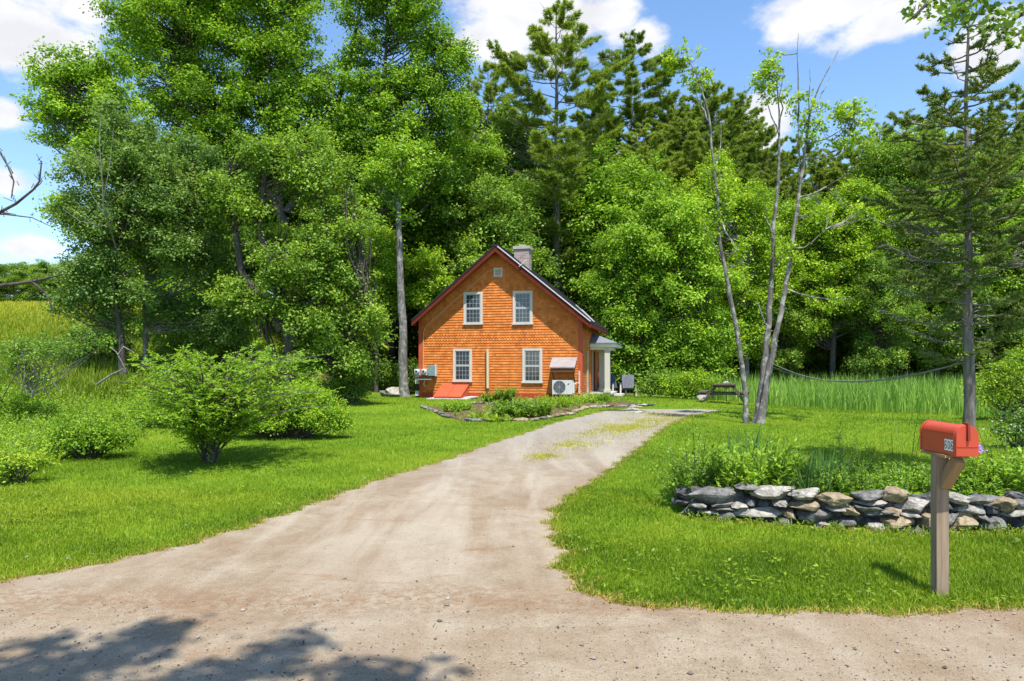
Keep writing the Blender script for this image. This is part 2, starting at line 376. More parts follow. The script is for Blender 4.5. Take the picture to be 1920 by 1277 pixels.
# ------------------------------------------------------------------ conifers
def needles(mb, P, D, n, ln, w, spread=.8, tint=None, m=0):
    """n needle blades fanned at each point P along D"""
    k = len(P); i = np.repeat(np.arange(k), n); d = nrm(D[i] + rng.standard_normal((k * n, 3)) * spread)
    Nn = nrm(rng.standard_normal((k * n, 3)) + np.array([0, 0, .8])); L_ = ln * (.6 + .7 * rng.random(k * n))
    tb = rng.random(k)[i] if tint is None else tint[i]
    leaf_quads(mb, P[i] - d * .02, d, Nn, L_, w, np.clip(tb * .5 + .25 + rng.standard_normal(k * n) * .15, 0, 1), m)
def conifer_mesh(Hh, tr, prof, n_br, droop=0., sweep=.35, foliage_from=.35, tuft=.3, tw=.045, nper=9, twigs=7, bare_below=.0, dead=0, lean=(0, 0), tdens=1., flat=.25):
    """prof(t) gives branch length at height fraction t; returns trunk, crown, dead branches"""
    T, Cn, Dd = MB(), MB(), MB()
    n = 14; tt = np.linspace(0, 1, n); q = np.stack([lean[0] * tt + .0 * tt, lean[1] * tt, Hh * tt], 1); q[1:-1, :2] += rng.standard_normal((n - 2, 2)) * tr * .15
    rad = tr * (1 - .93 * tt); rad[0] *= 1.25; T.tube(q, rad, 9, rough=.05)
    for i in range(n_br):
        t = bare_below + (1 - bare_below) * ((i + rng.random()) / n_br) ** .9; L_ = prof(t) * (.65 + .5 * rng.random())
        if L_ < .05: continue
        a = i * 2.4 + rng.normal() * .4; d = np.array([math.cos(a), math.sin(a), 0]); b0 = trunk_at(q, t * Hh)
        s = np.linspace(0, 1, 6); B = b0 + d * (L_ * s)[:, None]; B[:, 2] += L_ * (-droop * s + sweep * s ** 2.2) + rng.normal() * .05 * L_ * s
        B[1:, :2] += np.cumsum(rng.standard_normal((5, 2)) * L_ * .03, 0)
        isdead = rng.random() < dead * (1 - t) * 1.6
        (Dd if isdead else T).tube(B, np.linspace(min(tr * .3, .012 + .012 * L_) * (.5 if isdead else .75), .004, 6), 5, cap=False)
        k = max(3, int(twigs * L_ * tdens)); ts = foliage_from + (1 - foliage_from) * rng.random(k); ts[0] = 1
        P0 = np.stack([np.interp(ts, s, B[:, c]) for c in range(3)], 1)
        sgn = np.where(rng.random(k) < .5, -1, 1); side = np.array([-d[1], d[0], 0]); tl = L_ * .32 * (1.15 - ts * .85) * (.5 + rng.random(k))
        td = nrm(side * sgn[:, None] * .8 + d * .7 + np.array([0, 0, 1.]) * (rng.normal(size=(k, 1)) * flat + (sweep * .5 - droop * .3)))
        P1 = P0 + td * tl[:, None]
        if isdead:
            for p0, p1 in zip(P0, P1): Dd.tube([p0, (p0 + p1) / 2 + rng.standard_normal(3) * .03, p1], [.006, .004, .002], 4, cap=False)
            continue
        for p0, p1 in zip(P0, P1): T.tube([p0, p1], [.008, .004], 4, cap=False)
        m_ = max(2, int(2 + 3.0 * tl.mean() / tuft)); f = np.linspace(.15, 1, m_)
        PP = (P0[:, None] + (P1 - P0)[:, None] * f[None, :, None]).reshape(-1, 3); DD = np.repeat(td, m_, 0)
        needles(Cn, PP, nrm(DD * .8 + np.array([0, 0, .55])), nper, tuft, tw, .7, np.repeat(np.clip(rng.random() * .6 + rng.random(k) * .4, 0, 1), m_))
    return T, Cn, Dd

# ------------------------------------------------------------------ driveway outline (ground positions along its two edges)
DL = np.array([(-9.5, 4.5), (-6.2, 4.78), (-3.84, 5.12), (-3.09, 6.0), (-2.72, 6.9), (-2.44, 7.8), (-2.0, 9.2), (-1.16, 11.4), (-.2, 14.2), (1.0, 17.4), (2.4, 20.4), (3.4, 21.9), (4.2, 22.4)])
DR = np.array([(1.15, 4.5), (.72, 4.68), (.50, 5.0), (.38, 5.46), (.45, 5.9), (.38, 6.5), (.44, 7.5), (.74, 8.6), (1.6, 10.8), (2.75, 14.0), (4.1, 17.6), (5.3, 20.0), (6.6, 21.6), (6.2, 22.4)])
def wig(y, s): return .045 * np.sin(y * 9.1 + s) + .03 * np.sin(y * 21 + 2 * s) + .02 * np.sin(y * 47 + s)
def xl(y): return np.interp(y, DL[:, 1], DL[:, 0]) + wig(np.asarray(y), 1)
def xr(y): return np.interp(y, DR[:, 1], DR[:, 0]) + wig(np.asarray(y), 4)
def road_edge(x): return 4.55 + .05 * np.sin(x * 2.1) + .035 * np.sin(x * 6.3 + 1) + .02 * np.sin(x * 17)
HC = np.array([-.587, 29.27]); HT = R(14); HEX = np.array([math.cos(HT), -math.sin(HT)]); HEY = np.array([math.sin(HT), math.cos(HT)])
def house_xy(X, Y): return HC + HEX * X + HEY * Y
def to_house(x, y):
    dx = x - HC[0]; dy = y - HC[1]; return dx * HEX[0] + dy * HEX[1], dx * HEY[0] + dy * HEY[1]
BED = [(-3.1, 23.3), (-1.8, 19.3), (-1.3, 18.2), (.6, 18.2), (1.75, 20.2), (2.4, 22.4), (4.7, 23.6), (4.6, 27.0), (-1.4, 28.3), (-1.5, 24.6)]
def in_poly(x, y, poly):
    x = np.asarray(x); y = np.asarray(y); c = np.zeros(x.shape, bool); n = len(poly)
    for i in range(n):
        (x0, y0), (x1, y1) = poly[i], poly[(i + 1) % n]
        k = ((y0 > y) != (y1 > y)) & (x < (x1 - x0) * (y - y0) / (y1 - y0 + 1e-12) + x0); c ^= k
    return c
def on_lawn(x, y):
    ok = y > road_edge(x) + .02
    ok &= ~((y < 22.4) & (x > xl(y)) & (x < xr(y)))
    hx, hy = to_house(x, y); ok &= ~((np.abs(hx) < 3.75) & (hy > -.1) & (hy < 5.9)); ok &= ~in_poly(x, y, BED)
    w = y - yw(x); ok &= ~((x > 1.8) & (w > -.20) & (w < 1.3))
    return ok

# ------------------------------------------------------------------ ground, road, driveway
def axis(fine0, fine1, st, far0, far1, gr=1.12):
    a = list(np.arange(fine0, fine1, st)); s = st; x = a[-1]
    while x < far1: s *= gr; x += s; a.append(x)
    s = st; x = a[0]; b = []
    while x > far0: s *= gr; x -= s; b.append(x)
    return np.array(b[::-1] + a)
def sheet(name, X, Y, Z, m, kind='structure'):
    ny, nx = X.shape; mb = MB(); i = np.arange(ny - 1)[:, None] * nx + np.arange(nx - 1)[None]
    mb.add(np.stack([X, Y, Z], -1).reshape(-1, 3), np.stack([i, i + 1, i + nx + 1, i + nx], -1).reshape(-1, 4))
    o = mb.build(name, m, None, True); o['kind'] = kind; return o
def ground_mat():
    m, nt, b, out = mat('lawn_ground')
    n = nz(nt, .35, 5, .6); n2 = nz(nt, 5, 5, .65)
    c = ramp(nt, mth(nt, 'ADD', mth(nt, 'MULTIPLY', n, .6), mth(nt, 'MULTIPLY', n2, .4)), [(.32, (.055, .118, .005)), (.5, (.095, .175, .008)), (.68, (.155, .225, .014))])
    sep = nt.nodes.new('ShaderNodeSeparateXYZ'); nt.links.new(nt.nodes.new('ShaderNodeTexCoord').outputs['Object'], sep.inputs[0])
    far = nt.nodes.new('ShaderNodeMapRange'); nt.links.new(mth(nt, 'ADD', sep.outputs[1], mth(nt, 'MULTIPLY', n, 4)), far.inputs[0]); far.inputs[1].default_value = 34; far.inputs[2].default_value = 38
    lf = nt.nodes.new('ShaderNodeMapRange'); nt.links.new(sep.outputs[0], lf.inputs[0]); lf.inputs[1].default_value = -20; lf.inputs[2].default_value = -14
    litter = ramp(nt, n2, [(.3, (.035, .028, .016)), (.7, (.09, .07, .035))])
    c = mixc(nt, mth(nt, 'MULTIPLY', far.outputs[0], lf.outputs[0]), c, litter)
    # the hay meadow on the hill: paler and yellower grass
    hill = nt.nodes.new('ShaderNodeMapRange'); nt.links.new(sep.outputs[2], hill.inputs[0]); hill.inputs[1].default_value = 1.2; hill.inputs[2].default_value = 3.2
    c = mixc(nt, hill.outputs[0], c, ramp(nt, n2, [(.3, (.20, .27, .018)), (.7, (.30, .34, .035))]))
    nt.links.new(c, b.inputs['Base Color']); b.inputs['Roughness'].default_value = 1; b.inputs['Specular IOR Level'].default_value = .1
    bump(nt, b, n2, .8, .05); return m
gx = axis(-11, 11, .13, -500, 500); gy = axis(2.6, 13, .11, -120, 900, 1.05)
GX, GY = np.meshgrid(gx, gy); sheet('ground', GX, GY, g(GX, GY), ground_mat())

def dirt_mat():
    m, nt, b, out = mat('dirt'); tc = nt.nodes.new('ShaderNodeTexCoord').outputs['Object']
    big = nz(nt, .55, 5, .6, dist=.8); mid = nz(nt, 3.2, 6, .65, dist=.4); fine = nz(nt, 60, 3, .7); grit = nz(nt, 190, 2, .6)
    c = ramp(nt, mth(nt, 'ADD', mth(nt, 'MULTIPLY', mid, .62), mth(nt, 'MULTIPLY', nz(nt, 26, 5, .75), .38)), [(.30, (.175, .132, .090)), (.5, (.270, .218, .162)), (.70, (.345, .296, .236))])
    c = mixc(nt, ramp(nt, big, [(.45, (0, 0, 0)), (.66, (.75, .75, .75))]), c, (.195, .125, .074))           # damp reddish loam showing through
    pale = nz(nt, 1.3, 6, .62, mscale=(1.1, .16, 1), dist=.5, rot=R(24))
    # packed pale dust in the wheel lines              # packed pale dust in the wheel lines
    sp3 = nt.nodes.new('ShaderNodeSeparateXYZ'); nt.links.new(tc, sp3.inputs[0]); nr = nt.nodes.new('ShaderNodeMapRange'); nt.links.new(sp3.outputs[1], nr.inputs[0]); nr.inputs[1].default_value = 4.6; nr.inputs[2].default_value = 7.5; nr.inputs[3].default_value = .35; nr.inputs[4].default_value = .8
    c = mixc(nt, mth(nt, 'MULTIPLY', ramp(nt, pale, [(.46, (0, 0, 0)), (.62, (.75, .75, .75))]), nr.outputs[0]), c, (.405, .370, .315))
    rust = nz(nt, 1.6, 5, .7, mscale=(.55, 1.6, 1), dist=.6)
    c = mixc(nt, ramp(nt, rust, [(.61, (0, 0, 0)), (.69, (.55, .55, .55))]), c, (.235, .105, .045))
    sp2 = nt.nodes.new('ShaderNodeSeparateXYZ'); nt.links.new(tc, sp2.inputs[0]); by = mth(nt, 'ABSOLUTE', mth(nt, 'ADD', mth(nt, 'SUBTRACT', sp2.outputs[1], 4.72), mth(nt, 'MULTIPLY', mth(nt, 'SUBTRACT', big, .5), 1.2)), 0)
    bm_ = nt.nodes.new('ShaderNodeMapRange'); nt.links.new(by, bm_.inputs[0]); bm_.inputs[1].default_value = .05; bm_.inputs[2].default_value = .5; bm_.inputs[3].default_value = .75; bm_.inputs[4].default_value = 0
    c = mixc(nt, mth(nt, 'MULTIPLY', bm_.outputs[0], ramp(nt, nz(nt, 14, 4, .7), [(.4, (0, 0, 0)), (.6, (1, 1, 1))])), c, (.20, .118, .068))   # windrow of loam left by the grader
    c = mixc(nt, ramp(nt, fine, [(.28, (.55, .55, .55)), (.42, (0, 0, 0))]), c, (.085, .068, .055))
    c = mixc(nt, ramp(nt, fine, [(.62, (0, 0, 0)), (.74, (.5, .5, .5))]), c, (.40, .365, .32))
    agg = nz(nt, 130, 4, .8); c = mixc(nt, ramp(nt, agg, [(.36, (.6, .6, .6)), (.47, (0, 0, 0))]), c, (.12, .092, .07)); c = mixc(nt, ramp(nt, agg, [(.56, (0, 0, 0)), (.68, (.55, .55, .55))]), c, (.42, .37, .31))
    # bluish crushed stone towards the yard
    sep = nt.nodes.new('ShaderNodeSeparateXYZ'); nt.links.new(tc, sep.inputs[0])
    f = nt.nodes.new('ShaderNodeMapRange'); nt.links.new(mth(nt, 'ADD', sep.outputs[1], mth(nt, 'MULTIPLY', big, 6)), f.inputs[0]); f.inputs[1].default_value = 11; f.inputs[2].default_value = 19
    c = mixc(nt, mth(nt, 'MULTIPLY', f.outputs[0], .7), c, ramp(nt, nz(nt, 22, 4, .7), [(.35, (.155, .148, .14)), (.65, (.32, .305, .285))]))
    c = mixc(nt, 1.0, c, (1.05, 1.03, .95), 'MULTIPLY')
    nt.links.new(c, b.inputs['Base Color']); b.inputs['Roughness'].default_value = .95; b.inputs['Specular IOR Level'].default_value = .12
    bump(nt, b, mth(nt, 'ADD', mth(nt, 'MULTIPLY', fine, .6), mth(nt, 'ADD', mth(nt, 'MULTIPLY', grit, .35), mth(nt, 'MULTIPLY', mid, 1.2))), .75, .022); return m
DIRT = dirt_mat()
rx = axis(-8, 8, .06, -300, 300, 1.08); tt = np.linspace(0, 1, 40)
RX = np.repeat(rx[None], 40, 0); RY = -2.2 + (road_edge(rx)[None] + 2.2) * tt[:, None]
sheet('road', RX, RY, g(RX, RY) + .005, DIRT)
dy = np.concatenate([np.arange(4.3, 9, .05), np.arange(9, 22.4, .12)]); k = np.linspace(0, 1, 26)
DX = xl(np.maximum(dy, 4.5))[:, None] * (1 - k) + xr(np.maximum(dy, 4.5))[:, None] * k; DY = np.repeat(dy[:, None], 26, 1)
sheet('driveway', DX, DY, g(DX, DY) + .001 + .009 * np.clip((DY - 4.3) / .6, 0, 1), DIRT)

# ------------------------------------------------------------------ grass
def lawn_noise(x, y): return .5 + .30 * np.sin(x * .7 + 1.3 * np.sin(y * .5)) * np.sin(y * .9 + .7) + .15 * np.sin(x * 2.3 + y * 1.1) * np.sin(y * 2.9 - x) + .1 * np.sin(x * 6 + 2) * np.sin(y * 5.3)
def grass():
    mb = MB()
    for (y0, y1, n, h, w, seg, lean) in ((4.5, 6.4, 120000, .050, .0065, 2, .55), (6.4, 9, 130000, .050, .008, 2, .55), (9, 13, 120000, .052, .012, 1, .5), (13, 19, 90000, .055, .018, 1, .5), (19, 31, 80000, .06, .028, 1, .5)):
        y = np.sqrt(rng.random(n) * (y1 ** 2 - y0 ** 2) + y0 ** 2); x = (rng.random(n) * 1.68 - .84) * y
        k = on_lawn(x, y) & (rng.random(n) < .5 + .9 * lawn_noise(x * 1.7, y * 1.7)); x, y = x[k], y[k]
        P = np.stack([x, y, g(x, y) - .004], 1); hh = h * (.55 + .9 * rng.random(len(x)))
        t = np.clip(.48 + (lawn_noise(x, y) - .5) * 1.35 + rng.standard_normal(len(x)) * .19, 0, 1)
        blades(mb, P, hh, w, lean, seg, t)
    # ragged longer growth along the road, the drive and the foot of the wall
    n = 12000; s = rng.random(n); y = 4.6 + 17 * rng.random(n) ** 1.6; side = rng.random(n) < .5
    x = np.where(side, xl(y) - np.abs(rng.normal(0, .10, n)) + .05, xr(y) + np.abs(rng.normal(0, .10, n)) - .05)
    x2 = rng.random(3500) * 8 + .9; y2 = road_edge(x2) + np.abs(rng.normal(0, .06, 3500)) - .05
    x3 = 1.8 + 5 * rng.random(1500); y3 = yw(x3) - .1 - np.abs(rng.normal(0, .04, 1500))
    x = np.concatenate([x, x2, x3]); y = np.concatenate([y, y2, y3])
    blades(mb, np.stack([x, y, g(x, y)], 1), .022 + .045 * rng.random(len(x)), .008, .9, 2, np.clip(.5 + rng.standard_normal(len(x)) * .3, 0, 1), m=1)
    o = mb.build('lawn_grass', [L_GRASS, leaf_mat('dry_grass', (.08, .135, .008), (.155, .205, .02), (.26, .225, .06), trans=.3)]); tag(o, kind='stuff')
    # sparse yellowish grass on the crown of the drive
    mb = MB(); pts = []
    for (u0, v0, u1, v1, n, wd) in ((985, 862, 1055, 853, 1500, .18), (1030, 846, 1120, 822, 3500, .35), (1090, 824, 1220, 796, 6500, .55), (1130, 800, 1240, 786, 4000, .6), (1180, 772, 1300, 790, 3500, .8)):
        x0, y0 = gp(u0, v0); x1, y1 = gp(u1, v1); f = rng.random(n)
        pts.append(np.stack([x0 + (x1 - x0) * f + rng.normal(0, wd * .5, n), y0 + (y1 - y0) * f + rng.normal(0, wd, n)], 1))
    p = np.concatenate(pts); p = p[rng.random(len(p)) < np.clip(1.8 * (lawn_noise(p[:, 0] * 3, p[:, 1] * 2) - .25), .06, .85)]
    blades(mb, np.stack([p[:, 0], p[:, 1], g(p[:, 0], p[:, 1]) + .008], 1), .03 + .04 * rng.random(len(p)), .016, .7, 1, np.clip(.75 + rng.standard_normal(len(p)) * .2, 0, 1))
    tag(mb.build('drive_grass', leaf_mat('drive_grass', (.075, .130, .006), (.150, .215, .012), (.240, .285, .035), trans=.3)), kind='stuff')
    # clover and plantain low in the lawn
    mb = MB(); n = 1500; y = 4.6 + 8 * rng.random(n) ** 1.3; x = (rng.random(n) * 1.66 - .83) * y; k = on_lawn(x, y) & (lawn_noise(x * 2.3 + 4, y * 2.1) > .52); x, y = x[k], y[k]
    C = np.repeat(np.stack([x, y, g(x, y)], 1), 7, 0); m_ = len(C); C = C + np.stack([rng.normal(0, .07, m_), rng.normal(0, .07, m_), .03 + .03 * rng.random(m_)], 1); Nn = nrm(np.array([0, 0, 1.]) + rng.normal(0, .35, (m_, 3))); D = nrm(np.cross(Nn, rng.standard_normal((m_, 3))))
    leaf_quads(mb, C, D, Nn, .03 + .02 * rng.random(m_), .02, np.clip(.4 + rng.standard_normal(m_) * .2, 0, 1))
    n = 90; y = 4.7 + 6 * rng.random(n); x = (rng.random(n) * 1.6 - .8) * y; k = on_lawn(x, y); P = np.stack([x[k], y[k], g(x[k], y[k]) + .06], 1); needles(mb, P, np.tile(np.array([0, 0, 1.]), (len(P), 1)), 6, .009, .007, .9, m=1)
    tag(mb.build('clover', [L_GRASS, plain('clover_flowers', (.58, .57, .50), .8)]), kind='stuff')
    # hay on the hill
    mb = MB(); n = 90000; y = 16 + 66 * rng.random(n) ** 1.2; x = -(.30 + .60 * rng.random(n)) * y; z = g(x, y)
    k = (z > .55) & (x < -7.5); x, y, z = x[k], y[k], z[k]
    blades(mb, np.stack([x, y, z], 1), .35 + .35 * rng.random(len(x)), .012 + .0016 * y, .35, 2, np.clip(.25 + .010 * (y - 20) + rng.standard_normal(len(x)) * .18, 0, 1))  # tint darkens down the bank, painting in the shade of the trees
    tag(mb.build('meadow_grass', leaf_mat('hay', (.055, .125, .008), (.125, .205, .012), (.240, .300, .022), trans=.4)), kind='stuff')
grass()

def rock_mb(mb, c, sx, sy, sz, seed, tint=.5, rough=.05, mat=0, rz=0., nsub=7, cuts=9, sq=.55, tilt=(0, 0)):
    """an angular field stone"""
    r = np.random.default_rng(seed); n = nsub; a = np.linspace(-1, 1, n); V = []; Fq = []
    for ax in range(3):
        for sg in (-1, 1):
            A, B = np.meshgrid(a, a); P = np.zeros((n, n, 3)); P[..., ax] = sg; P[..., (ax + 1) % 3] = A; P[..., (ax + 2) % 3] = B * sg
            o = len(V) * n * n; i = o + np.arange(n - 1)[:, None] * n + np.arange(n - 1)[None]
            Fq.append(np.stack([i, i + 1, i + n + 1, i + n], -1).reshape(-1, 4)); V.append(P.reshape(-1, 3))
    V = np.concatenate(V); V = V * sq + nrm(V) * (1 - sq) * 1.15
    for _ in range(cuts):
        d = nrm(r.standard_normal(3)); lim = .62 + .3 * r.random(); e = V @ d - lim; V = V - d * np.maximum(e, 0)[:, None]
    ph = r.random((6, 3)) * 6; fr = r.standard_normal((6, 3)) * np.array([2, 2, 3.2, 4, 6, 8])[:, None]
    nn = sum(np.sin(V @ fr[i] + ph[i, 0]) * (.9 if i < 3 else .45) for i in range(6)); V = V + nrm(V) * (nn * rough)[:, None]
    V = V / np.abs(V).max(0)
    V = V * np.array([sx, sy, sz]) / 2
    ca, sa = math.cos(tilt[0]), math.sin(tilt[0]); V = np.stack([V[:, 0] * ca - V[:, 2] * sa, V[:, 1], V[:, 0] * sa + V[:, 2] * ca], 1)
    ca, sa = math.cos(rz), math.sin(rz); V = np.stack([V[:, 0] * ca - V[:, 1] * sa, V[:, 0] * sa + V[:, 1] * ca, V[:, 2]], 1)
    mb.add(V + np.array(c), np.concatenate(Fq), tint, mat)
def weld(o, d=.0008):
    import bmesh
    bm = bmesh.new(); bm.from_mesh(o.data); bmesh.ops.remove_doubles(bm, verts=bm.verts, dist=d); bm.to_mesh(o.data); bm.free(); return o
def stone_mat(name, dark, mid, light):
    m, nt, b, out = mat(name); inf = nt.nodes.new('ShaderNodeObjectInfo')
    n = nz(nt, 9, 6, .7, dist=.5); n2 = nz(nt, 34, 4, .7); st = nz(nt, 6, 4, .6, mscale=(1, 1, 6))
    f = mth(nt, 'ADD', mth(nt, 'MULTIPLY', n, .55), mth(nt, 'ADD', mth(nt, 'MULTIPLY', n2, .25), mth(nt, 'MULTIPLY', st, .2)))
    c = ramp(nt, f, [(.36, dark), (.5, mid), (.64, light)])
    c = mixc(nt, ramp(nt, nz(nt, 13, 4, .6, coord='Generated'), [(.56, (0, 0, 0)), (.62, (.6, .6, .6))]), c, tuple(min(1, x * 1.35 + .05) for x in mid))
    nt.links.new(c, b.inputs['Base Color']); b.inputs['Roughness'].default_value = .88; b.inputs['Specular IOR Level'].default_value = .25
    bump(nt, b, f, 1.0, .03); return m
ST_GREY = stone_mat('grey_stone', (.045, .043, .04), (.125, .12, .112), (.27, .26, .24))
ST_PALE = stone_mat('pale_stone', (.11, .10, .086), (.27, .25, .215), (.48, .45, .39))
ST_TAN = stone_mat('tan_stone', (.10, .075, .045), (.25, .195, .12), (.40, .335, .235))
ST_DARK = stone_mat('dark_stone', (.025, .024, .025), (.07, .068, .07), (.16, .155, .15))

# loose stones on the road and drive
def pebbles():
    mb = MB(); n = 9000; y = 3.3 + 5.5 * rng.random(n) ** 1.5; x = (rng.random(n) * 1.7 - .85) * y
    k = (y < road_edge(x) - .01) | ((x > xl(np.maximum(y, 4.5)) + .03) & (x < xr(np.maximum(y, 4.5)) - .03)); x, y = x[k], y[k]; n = len(x)
    s = .003 + .005 * rng.random(n) ** 3 + (rng.random(n) < .006) * .012
    oc = np.array([(1, 0, 0), (0, 1, 0), (-1, 0, 0), (0, -1, 0), (0, 0, 1), (0, 0, -1)], float)
    V = oc[None] * (1 + .5 * rng.standard_normal((n, 6, 1)).clip(-1, 1)) * s[:, None, None] * np.array([1, 1, .6]); a = rng.random(n) * 6.28
    V = np.stack([V[..., 0] * np.cos(a)[:, None] - V[..., 1] * np.sin(a)[:, None], V[..., 0] * np.sin(a)[:, None] + V[..., 1] * np.cos(a)[:, None], V[..., 2]], -1)
    V += np.stack([x, y, g(x, y) + .008 + s * .25], 1)[:, None]
    f = np.array([(0, 1, 4), (1, 2, 4), (2, 3, 4), (3, 0, 4), (1, 0, 5), (2, 1, 5), (3, 2, 5), (0, 3, 5)])
    mb.add(V.reshape(-1, 3), (f[None] + np.arange(n)[:, None, None] * 6).reshape(-1, 3), np.repeat(rng.random(n), 8))
    m, nt, b, out = mat('loose_stones'); nt.links.new(ramp(nt, attr(nt), [(.0, (.05, .042, .036)), (.55, (.16, .125, .095)), (1, (.33, .29, .24))]), b.inputs['Base Color']); b.inputs['Roughness'].default_value = .9
    tag(mb.build('gravel', m), kind='stuff')
pebbles()

# ------------------------------------------------------------------ the cottage
GZ = .3
def siding_mat(name, cols):
    m, nt, b, out = mat(name); n = nz(nt, 2.5, 5, .65); n2 = nz(nt, 40, 3, .6, mscale=(1, 1, .2))
    c = ramp(nt, attr(nt), [(.0, cols[0]), (.5, cols[1]), (1, cols[2])])
    sz = nt.nodes.new('ShaderNodeSeparateXYZ'); nt.links.new(nt.nodes.new('ShaderNodeTexCoord').outputs['Object'], sz.inputs[0]); dz = nt.nodes.new('ShaderNodeMapRange'); nt.links.new(sz.outputs[2], dz.inputs[0]); dz.inputs[1].default_value = .5; dz.inputs[2].default_value = 1.2; dz.inputs[3].default_value = .55; dz.inputs[4].default_value = 0
    c = mixc(nt, mth(nt, 'MULTIPLY', dz.outputs[0], nz(nt, 9, 4, .7)), c, (.22, .10, .04))      # splash dirt along the bottom courses
    c = mixc(nt, mth(nt, 'MULTIPLY', ramp(nt, nz(nt, 1, 4, .6, mscale=(7, 7, .5)), [(.52, (0, 0, 0)), (.7, (.5, .5, .5))]), .6), c, tuple(x * .55 for x in cols[0]))  # rain streaks
    c = mixc(nt, mth(nt, 'MULTIPLY', ramp(nt, n, [(.42, (0, 0, 0)), (.72, (1, 1, 1))]), .55), c, tuple(x * .72 for x in cols[0]))
    nt.links.new(c, b.inputs['Base Color']); b.inputs['Roughness'].default_value = .75; b.inputs['Specular IOR Level'].default_value = .2; bump(nt, b, n2, .25, .006); return m
M_ORANGE = siding_mat('orange_siding', ((.48, .126, .024), (.61, .190, .040), (.70, .258, .062)))
M_TRIMRED = plain('red_orange_trim', (.44, .075, .028), .6, .1, 3)
M_RAKE = plain('rake_brown', (.125, .024, .014), .8, .2, 3, 0, .1)
M_WHITE = plain('white_paint', (.53, .485, .42), .5, .05, 4)
M_ROOF = plain('dark_roof', (.026, .026, .030), .7, .25, 12, .3, .15)
M_SHINGLE = plain('porch_shingles', (.16, .165, .19), .8, .3, 30, .4)
M_GREYWOOD = wood_mat('weathered_boards', (.20, .165, .155), (.40, .36, .345), (3, 40, 40))
M_BROWNW = wood_mat('brown_boards', (.10, .05, .02), (.20, .10, .04), (3, 30, 30))
M_TAN = plain('tan_pipe', (.62, .48, .30), .6, .08)
M_CONC = plain('concrete', (.50, .46, .42), .9, .2, 9, .3)
M_METAL = plain('grey_metal', (.46, .47, .47), .45, .1, 5, 0, .5)
M_TEAL = plain('grey_green_box', (.16, .27, .26), .5, .1)
M_BLACK = plain('black_parts', (.018, .018, .02), .5, .2)
M_UNIT = plain('unit_enamel', (.52, .52, .49), .45, .05)
M_GRILLE = plain('unit_grille', (.10, .115, .12), .5, .2)
def glass_mat():
    m, nt, b, out = mat('window_glass'); n = nz(nt, 1.2, 3)
    nt.links.new(ramp(nt, n, [(.35, (.020, .028, .034)), (.65, (.055, .070, .085))]), b.inputs['Base Color']); b.inputs['Roughness'].default_value = .04; b.inputs['Specular IOR Level'].default_value = .6
    bump(nt, b, nz(nt, 2.2, 2), .08, .02); return m
M_GLASS = glass_mat()
def brick_mat():
    m, nt, b, out = mat('chimney_brick'); br = nt.nodes.new('ShaderNodeTexBrick'); tc = nt.nodes.new('ShaderNodeTexCoord')
    sep = nt.nodes.new('ShaderNodeSeparateXYZ'); nt.links.new(tc.outputs['Object'], sep.inputs[0])
    cb = nt.nodes.new('ShaderNodeCombineXYZ'); nt.links.new(mth(nt, 'ADD', sep.outputs[0], sep.outputs[1]), cb.inputs[0]); nt.links.new(sep.outputs[2], cb.inputs[1]); nt.links.new(cb.outputs[0], br.inputs[0])
    br.inputs['Scale'].default_value = 1; br.inputs['Brick Width'].default_value = .21; br.inputs['Row Height'].default_value = .072; br.inputs['Mortar Size'].default_value = .011
    br.inputs['Color1'].default_value = (.20, .10, .085, 1); br.inputs['Color2'].default_value = (.33, .22, .20, 1); br.inputs['Mortar'].default_value = (.38, .355, .34, 1)
    c = mixc(nt, ramp(nt, nz(nt, 4, 4), [(.42, (0, 0, 0)), (.7, (.6, .6, .6))]), br.outputs[0], (.38, .33, .32)); nt.links.new(c, b.inputs['Base Color']); b.inputs['Roughness'].default_value = .9
    bump(nt, b, br.outputs['Fac'], -.5, .01); return m

